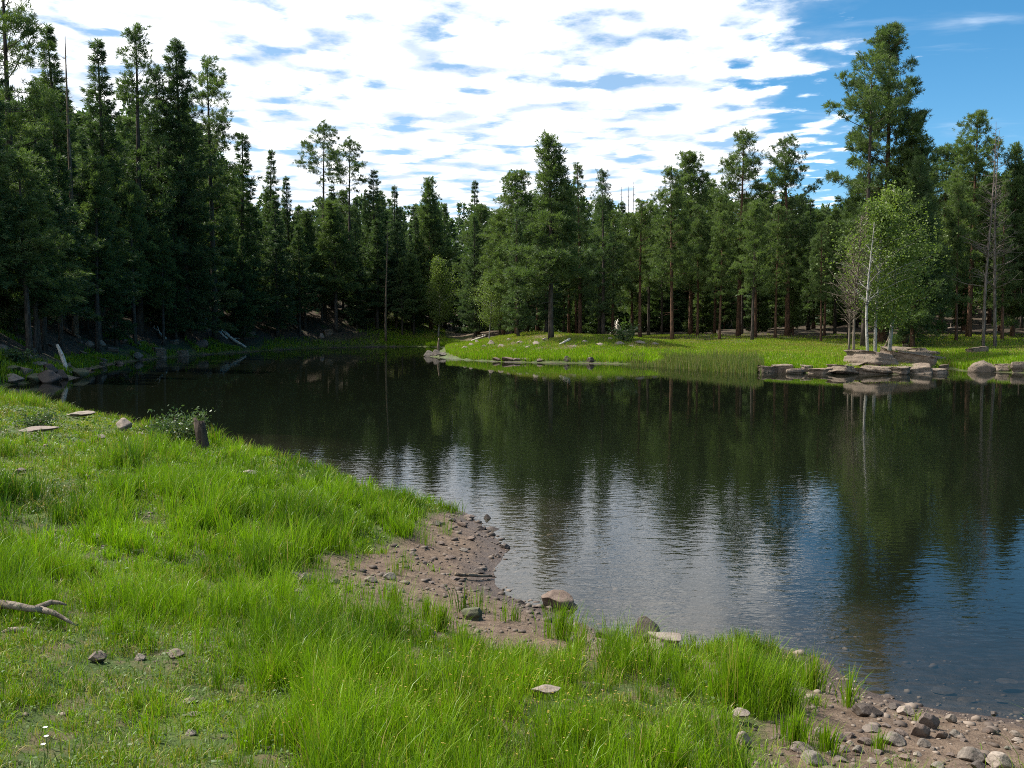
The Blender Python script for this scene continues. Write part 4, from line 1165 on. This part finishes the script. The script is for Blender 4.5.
def meadow():
    r = np.random.default_rng(17)
    parts = []

    def zone(y0, y1, tufts_m2, nb, hmul, wmul, wide):
        # candidates over a wedge that follows the view, with a margin to the sides
        A = 0; n = int(tufts_m2 * (y1 - y0) * (wide(y1) + wide(y0)))
        y = np.sqrt(r.uniform(y0 * y0, y1 * y1, n)); x = r.uniform(-1, 1, n) * wide(y)
        d = sdist(x, y)
        bare_ = bare(x, y)
        keep = (d > 0.03 + 0.2 * r.random(n)) & (y < 40)
        pr = 1 - 0.985 * bare_
        keep &= r.random(n) < pr
        for cx, cy_, w in CLEAR:
            keep &= ~((np.abs(x - cx) < w * .6 + .04) & (y > cy_ - (.16 if cy_ < 10 else .30 + .035 * cy_)) & (y < cy_ + w) & (r.random(n) < .9))
        x, y, d = x[keep], y[keep], d[keep]
        n = len(x)
        big = fbm(x * 0.55, y * 0.55, 61, 3); mid = fbm(x * 1.6, y * 1.6, 63, 3)
        short = 1 - sstep(-0.25, 0.35, poly_dist(x, y, SHORT_EDGE) + 0.5 * mid)
        short = np.maximum(short, 1 - sstep(-0.8, 0.8, poly_dist(x, y, SHORT_UP) + 1.5 * mid))
        lush = sstep(-0.30, -0.20, x / y) * (1 - sstep(9, 12, y))
        short = np.maximum(short, 0.7 * (1 - lush) * sstep(0.12, 0.22, fbm(x * 0.38 + 4, y * 0.38, 66, 3)))
        upper = sstep(14, 24, y) * 0.35
        hh = (0.205 + 0.28 * big + 0.22 * mid) * (1 - 0.50 * short) * hmul
        hh = hh * (0.62 + 0.38 * sstep(0.2, 1.6, d))
        hh = np.clip(hh, 0.06, 0.5)
        gapm = (mid + 0.5 * big) < -0.17
        hh = np.where(gapm, hh * 0.45, hh)
        clump = fbm(x * 2.1, y * 2.1, 69, 3) + 0.5 * fbm(x * 0.7, y * 0.7, 68, 2)
        tall = r.random(n) < np.maximum(0.12 + 0.75 * sstep(-0.08, 0.15, clump), 0.50 * lush * sstep(-.25, .02, clump) + .12 * lush) * (1 - 0.75 * short)
        hh = np.where(tall, hh * r.uniform(.85, 1.45, n), np.clip(hh * 0.45, 0.085, 0.14))
        low = ~tall
        ti = np.nonzero(tall)[0]; sel = np.concatenate([np.arange(n), ti]); x, y, d, hh, short, upper, low = x[sel], y[sel], d[sel], hh[sel], short[sel], upper[sel], low[sel]; n = len(x)
        c = nb
        X = np.repeat(x, c); Y = np.repeat(y, c)
        rad = np.repeat(np.where(low, r.uniform(0.05, 0.12, n), r.uniform(0.025, 0.06, n)), c) * (1 + 0.3 * wmul)
        ang = r.uniform(0, 6.28, n * c); q = np.abs(r.normal(0, 1, n * c)) * rad
        ox, oy = np.cos(ang) * q, np.sin(ang) * q
        BX, BY = X + ox, Y + oy
        HH = np.repeat(hh, c) * r.uniform(0.35, 1.15, n * c)
        out = np.stack([ox, oy], -1) / (rad[:, None] + .02)
        lean = out * HH[:, None] * 0.25 + r.normal(0, 0.24, (n * c, 2)) * HH[:, None] + np.array([0.02, -0.01]) * HH[:, None]
        lowb = np.repeat(low, c); lean = lean * np.where(lowb, 1.9, 1.0)[:, None]
        W = r.uniform(0.0022, 0.0050, n * c) * wmul
        tone = np.clip(np.repeat(0.48 + 1.5 * fbm(x * .8 + 3, y * .8, 71, 3) + r.normal(0, .16, n), c) + r.normal(0, .16, n * c), 0, 1)
        dryp = np.repeat(0.06 + 0.14 * low + 0.10 * short + 0.10 * sstep(0.0, .3, fbm(x * .5, y * .5, 77, 3)) + 0.55 * upper, c)
        dry = np.where(r.random(n * c) < dryp, r.uniform(.4, 1, n * c), r.uniform(0, .12, n * c))
        Z = terrain(BX, BY)
        parts.append((np.stack([BX, BY, Z], -1), HH, W, lean, tone, dry))

    zone(3.0, 8.5, 84, 36, 1.0, 1.0, lambda y: 0.53 * y + 2.0)
    zone(8.5, 15, 62, 26, 1.22, 1.6, lambda y: 0.53 * y + 1.6)
    zone(15, 40, 28, 20, 1.3, 2.6, lambda y: 0.54 * y + 1.0)
    cat = [np.concatenate([p[i] for p in parts]) for i in range(6)]
    print('meadow blades', len(cat[0]))
    me = blades('grass', *cat, MEADOW, r)
    tag(link('grass', me), 'bright green tufted meadow grass covering the near bank', 'grass', kind='stuff')


meadow()


def far_grass():
    r = np.random.default_rng(23)
    n = 400000
    px = r.uniform(380, 1150, n); D = np.interp(px, [a for a, _ in SHORE_TAB], [b for _, b in SHORE_TAB]) - 2 + r.uniform(0, 1, n) ** 1.3 * 34
    x = (px - 512) / F * D; y = D
    d = sdist(x, y)
    dens = (1 - sstep(14, 28, d + 9 * fbm(x * .1, y * .1, 45))) * (0.35 + 0.65 * sstep(-0.12, 0.1, fbm(x * .25, y * .25, 81, 3) + 0.35 * np.exp(-d / 4)))
    dens = dens * (1 - 0.85 * mound(px, x, y, d))
    k = (d > 0.15) & (r.random(n) < dens)
    x, y, d = x[k], y[k], d[k]; n = len(x)
    H = (0.13 + 0.24 * np.exp(-d / 2.5)) * r.uniform(.5, 1.2, n)
    tone = np.clip(0.72 + 0.7 * fbm(x * .2, y * .2, 83, 3) + r.normal(0, .15, n), 0, 1)
    dry = np.where(r.random(n) < 0.12 + 0.30 * sstep(3, 7, d) + 0.35 * sstep(-.02, .15, fbm(x * .3, y * .3, 87, 3)), r.uniform(.3, .9, n), r.uniform(0, .1, n))
    me = blades('grass', np.stack([x, y, terrain(x, y)], -1), H, r.uniform(.02, .038, n), r.normal(0, .16, (n, 2)) * H[:, None], tone, dry, MEADOW, r)
    tag(link('grass', me), 'sunlit yellow-green grass on the far point and right bank', 'grass', kind='stuff')
    # left bank fringe
    n = 70000
    px = r.uniform(-120, 440, n); D = np.interp(px, [a for a, _ in SHORE_TAB], [b for _, b in SHORE_TAB]) - 1 + r.uniform(0, 1, n) ** 1.5 * 14
    x = (px - 512) / F * D; y = D; d = sdist(x, y)
    k = (d > 0.1) & (r.random(n) < np.where(px > 240, .45, .9)) & (fbm(x * .2, y * .2, 91, 3) + .25 * np.exp(-d / 2) > 0.15)
    x, y, d = x[k], y[k], d[k]; n = len(x); H = r.uniform(.12, .38, n)
    me = blades('grass', np.stack([x, y, terrain(x, y)], -1), H, r.uniform(.03, .06, n), r.normal(0, .15, (n, 2)) * H[:, None], np.clip(r.normal(.4, .2, n), 0, 1), r.uniform(0, .2, n), MEADOW, r)
    tag(link('grass', me), 'shaded grass fringe along the foot of the left slope', 'grass', kind='stuff')
    # reeds in the bay right of the point
    REED = blade_material('reed_blades', (0.07, 0.12, 0.02), (0.15, 0.19, 0.04), (0.25, 0.19, 0.09), 0.3)
    n = 15000
    px = r.uniform(622, 764, n); D = np.interp(px, [a for a, _ in SHORE_TAB], [b for _, b in SHORE_TAB]) + r.normal(-.3, 1.2, n) - 0.6
    x = (px - 512) / F * D; y = D
    k = (vnoise(x * .9, y * .9, 95) * .8 + .2 * r.random(n) + np.minimum(np.clip((px - 625) / 90, 0, 1), np.clip((764 - px) / 25, 0, 1)) * .6 > .62); x, y = x[k], y[k]; n = len(x)
    H = r.uniform(.35, .95, n) * (.45 + .55 * sstep(625, 700, px[k]))
    me = blades('reeds', np.stack([x, y, np.maximum(terrain(x, y), -.3)], -1), H, r.uniform(.018, .03, n), r.normal(0, .08, (n, 2)) * H[:, None], r.random(n), np.where(r.random(n) < .25, .8, .05), REED, r)
    tag(link('reeds', me), 'tall olive reeds standing along the bay of the far bank', 'reeds', kind='stuff')


far_grass()


# single tufts standing free on the bare shore: things of their own
def tuft(px, py, hpx, nb, rad, label, group=None, seed=0, spread=0.32):
    r = np.random.default_rng(seed); p = gp(px, py); k = p.y / F; h = hpx * k
    ang = r.uniform(0, 6.28, nb); q = np.abs(r.normal(0, 1, nb)) * rad
    o2 = np.stack([np.cos(ang) * q, np.sin(ang) * q], -1); H = h * r.uniform(.35, 1.15, nb)
    lean = o2 / rad * H[:, None] * spread * .5 + r.normal(0, .14, (nb, 2)) * H[:, None] + np.array([.08, 0]) * H[:, None]
    z = terrain(o2[:, 0] + p.x, o2[:, 1] + p.y) - p.z
    me = blades('grass_tuft', np.concatenate([o2, z[:, None]], 1), H, r.uniform(.0028, .0055, nb), lean, np.clip(r.normal(.55, .22, nb), 0, 1), np.where(r.random(nb) < .1, .8, .04), MEADOW, r)
    o = link('grass_tuft', me); o.location = p
    return tag(o, label, 'grass tuft', group)


tuft(738, 706, 66, 620, .11, 'biggest free-standing grass tuft at the shore, left of the spit', seed=1)
tuft(782, 712, 52, 330, .08, 'tall thin grass tuft between the biggest one and the spit', seed=2)
tuft(812, 690, 44, 220, .06, 'outermost grass tuft over the water left of the spit', seed=3)
tuft(849, 708, 44, 90, .03, 'slender grass tuft alone at the water edge of the spit', seed=4, spread=.6)
tuft(827, 752, 32, 160, .04, 'round grass tuft among the stones of the spit', seed=5)
tuft(879, 752, 24, 70, .025, 'tiny grass tuft in the middle of the stony spit', seed=6)
tuft(795, 745, 40, 260, .07, 'wide grass tuft at the grass side of the spit', seed=7)
tuft(441, 632, 34, 260, .06, 'grass tuft beside the pale square stone below the mud', seed=8)
tuft(427, 620, 30, 130, .05, 'thin grass tuft on the lower mud', seed=9)
tuft(394, 612, 36, 160, .07, 'grass tuft on the mud left of the mossy block', seed=10)
tuft(560, 640, 40, 300, .08, 'grass tuft growing at the water by the boulder', seed=11)
for i, (px, py) in enumerate(((352, 570), (395, 575), (405, 570), (425, 545), (362, 600), (345, 592), (446, 535), (410, 535), (480, 612), (505, 622), (385, 600), (330, 612))):
    tuft(px, py, 26, 45, .07, 'thin sprig of grass poking up through the mud', 'sprigs of grass on the mud', seed=30 + i)


# low leafy herbs in the thin grass, pebbles, yellow flower heads: stuff
def herbs():
    r = np.random.default_rng(41); n = 62000
    y = np.sqrt(r.uniform(9, 900, n)); x = r.uniform(-1, 1, n) * (0.53 * y + .8)
    d = sdist(x, y); near = 1 - sstep(-0.4, 0.6, poly_dist(x, y, SHORT_EDGE))
    k = (d > .4) & (r.random(n) < np.clip(.12 + near * .8 + .5 * sstep(.05, .2, fbm(x * .7, y * .7, 63, 3)), 0, 1)) & (bare(x, y) < .4)
    x, y = x[k], y[k]; n = len(x)
    m = 5
    C = np.repeat(np.stack([x, y, terrain(x, y)], -1), m, 0) + r.normal(0, .03, (n * m, 3)) * np.array([1, 1, 0]); C[:, 2] += r.uniform(.01, .09, n * m)
    d3 = r.normal(0, 1, (n * m, 3)); d3[:, 2] *= .4; d3 /= np.linalg.norm(d3, axis=1, keepdims=True)
    e = np.cross(d3, r.normal(0, .5, (n * m, 3)) + np.array([0, 0, 1.])); e /= np.linalg.norm(e, axis=1, keepdims=True)
    w = r.uniform(.006, .014, (n * m, 1)) * np.repeat(np.clip(y / 7, 1, 3), m)[:, None]
    V = np.stack([C - d3 * w, C + e * w * .6, C + d3 * w, C - e * w * .6], 1).reshape(-1, 3)
    mt = leaf_material('herb_leaves', (0.06, 0.11, 0.025), (0.12, 0.17, 0.05), (0.08, 0.13, 0.03), .3)
    tag(link('ground_cover', mesh_np('ground_cover', V, np.arange(4 * n * m), np.arange(0, 4 * n * m, 4), mt)), 'low leafy herbs in the thin meadow grass', 'ground cover', kind='stuff')


herbs()


def gravel():
    r = np.random.default_rng(43)
    import bmesh
    bm = bmesh.new(); bmesh.ops.create_icosphere(bm, subdivisions=1, radius=1.0)
    v0 = np.array([v.co[:] for v in bm.verts]); f0 = np.array([[v.index for v in f.verts] for f in bm.faces]); bm.free()
    n = 42000
    y = np.sqrt(r.uniform(9, 400, n)); x = r.uniform(-1, 1, n) * (0.55 * y + 1)
    d = sdist(x, y)
    inS = poly_dist(x, y, SPIT); inM = poly_dist(x, y, MUD)
    p = 1.0 * (1 - sstep(-.1, .2, inS)) + .55 * (1 - sstep(-.3, .2, inM)) + .05 + .25 * ((d < 0.1) & (d > -1.5) & (y < 14))
    k = (r.random(n) < p) & (d > -1.5); x, y, d = x[k], y[k], d[k]; n = len(x)
    s = r.lognormal(-4.6, .65, n).clip(.004, .05)
    s = np.where(inM[k] < .2, np.minimum(s * 1.25, .05), s)
    sc3 = np.stack([s * r.uniform(.7, 1.4, n), s * r.uniform(.7, 1.2, n), s * r.uniform(.3, .7, n)], -1)
    V = v0[None] * (1 + r.normal(0, .16, (n, len(v0), 1))) * sc3[:, None]
    a = r.uniform(0, 6.28, n); c, si = np.cos(a)[:, None], np.sin(a)[:, None]
    V = np.stack([V[..., 0] * c - V[..., 1] * si, V[..., 0] * si + V[..., 1] * c, V[..., 2]], -1)
    V = V + np.stack([x, y, terrain(x, y) + sc3[:, 2] * .25], -1)[:, None]
    Fi = (f0[None] + np.arange(n)[:, None, None] * len(v0)).ravel()
    m, nt, out = new_mat('gravel_stone')
    c1 = mixcol(nt, attr(nt, 'tone'), (0.065, 0.045, 0.032), (0.27, 0.21, 0.16))
    b = nt.nodes.new('ShaderNodeBsdfPrincipled'); b.inputs['Roughness'].default_value = .8; nt.links.new(c1, b.inputs['Base Color']); nt.links.new(b.outputs[0], out.inputs[0])
    me = mesh_np('gravel', V.reshape(-1, 3), Fi, np.arange(0, len(Fi), 3), m, {'tone': np.repeat(r.random(n) ** 1.4 * np.where(inM[k] < .3, .45, .8), len(v0))}, False)
    tag(link('gravel', me), 'small pebbles and grit strewn over the bare shore', 'gravel', kind='stuff')


gravel()


def flowers():
    r = np.random.default_rng(47)
    n = 300
    px = np.concatenate([r.normal(480, 100, n // 2), r.normal(560, 60, n // 4), r.uniform(250, 720, n - n // 2 - n // 4)]); py = r.uniform(668, 765, n)
    V = []; Fq = []; 
    m, nt, out = new_mat('yellow_petals'); b = nt.nodes.new('ShaderNodeBsdfPrincipled'); b.inputs['Base Color'].default_value = (.30, .22, .01, 1); b.inputs['Roughness'].default_value = .6; nt.links.new(b.outputs[0], out.inputs[0])
    mb = MB()
    for i in range(n):
        D = 2.2 * F / (py[i] - 320) * r.uniform(.8, 1.0); x = (px[i] - 512) / F * D
        if sdist(np.array([x]), np.array([D]))[0] < .4: continue
        z = T1(x, D) + r.uniform(.2, .36); R = r.uniform(.003, .0055)
        for k in range(5):
            a = k * 1.2566 + i; a2 = a + .9
            bb = len(mb.v); mb.v += [(x, D, z), (x + R * math.cos(a), D + R * math.sin(a), z + .003), (x + R * 1.3 * math.cos((a + a2) / 2), D + R * 1.3 * math.sin((a + a2) / 2), z + .002), (x + R * math.cos(a2), D + R * math.sin(a2), z + .003)]
            mb.f.append((bb, bb + 1, bb + 2, bb + 3))
        bb = len(mb.v); mb.v += [(x - .001, D, z - .25), (x + .001, D, z - .25), (x, D, z)]; mb.f.append((bb, bb + 1, bb + 2))
    tag(link('wildflowers', mb.mesh('wildflowers', m, False)), 'tiny yellow flower heads scattered in the foreground grass', 'wildflowers', kind='stuff')


flowers()


# three white daisies in the lower left
m, nt, out = new_mat('white_petals'); b = nt.nodes.new('ShaderNodeBsdfPrincipled'); b.inputs['Base Color'].default_value = (.8, .8, .78, 1); b.inputs['Roughness'].default_value = .6; nt.links.new(b.outputs[0], out.inputs[0])
m2, nt, out = new_mat('green_stem'); b = nt.nodes.new('ShaderNodeBsdfPrincipled'); b.inputs['Base Color'].default_value = (.08, .15, .03, 1); nt.links.new(b.outputs[0], out.inputs[0])
for i, (px, py) in enumerate(((46, 739), (47, 746), (44, 755))):
    p = gp(px, py + 12); e = bpy.data.objects.new('daisy', None); COL.objects.link(e); e.location = p
    tag(e, 'small white daisy in the short grass of the lower left corner', 'flower', 'white daisies in the short grass')
    mb = MB(); mb.tube([(0, 0, -.02), (.004, 0, .05), (0, 0, .10)], [.0015, .0014, .0012], 5); link('stem', mb.mesh('stem', m2), e)
    mb = MB()
    for k in range(12):
        a = k * .5236; bb = len(mb.v); R = .011
        for (q, w, h) in ((.2, .3, 0), (.7, .26, .002), (1, .1, .001), (1, -.1, .001), (.7, -.26, .002), (.2, -.3, 0)):
            mb.v.append((R * q * math.cos(a + w), R * q * math.sin(a + w), .10 + h))
        mb.f.append(tuple(range(bb, bb + 6)))
    link('petals', mb.mesh('petals', m, False), e)
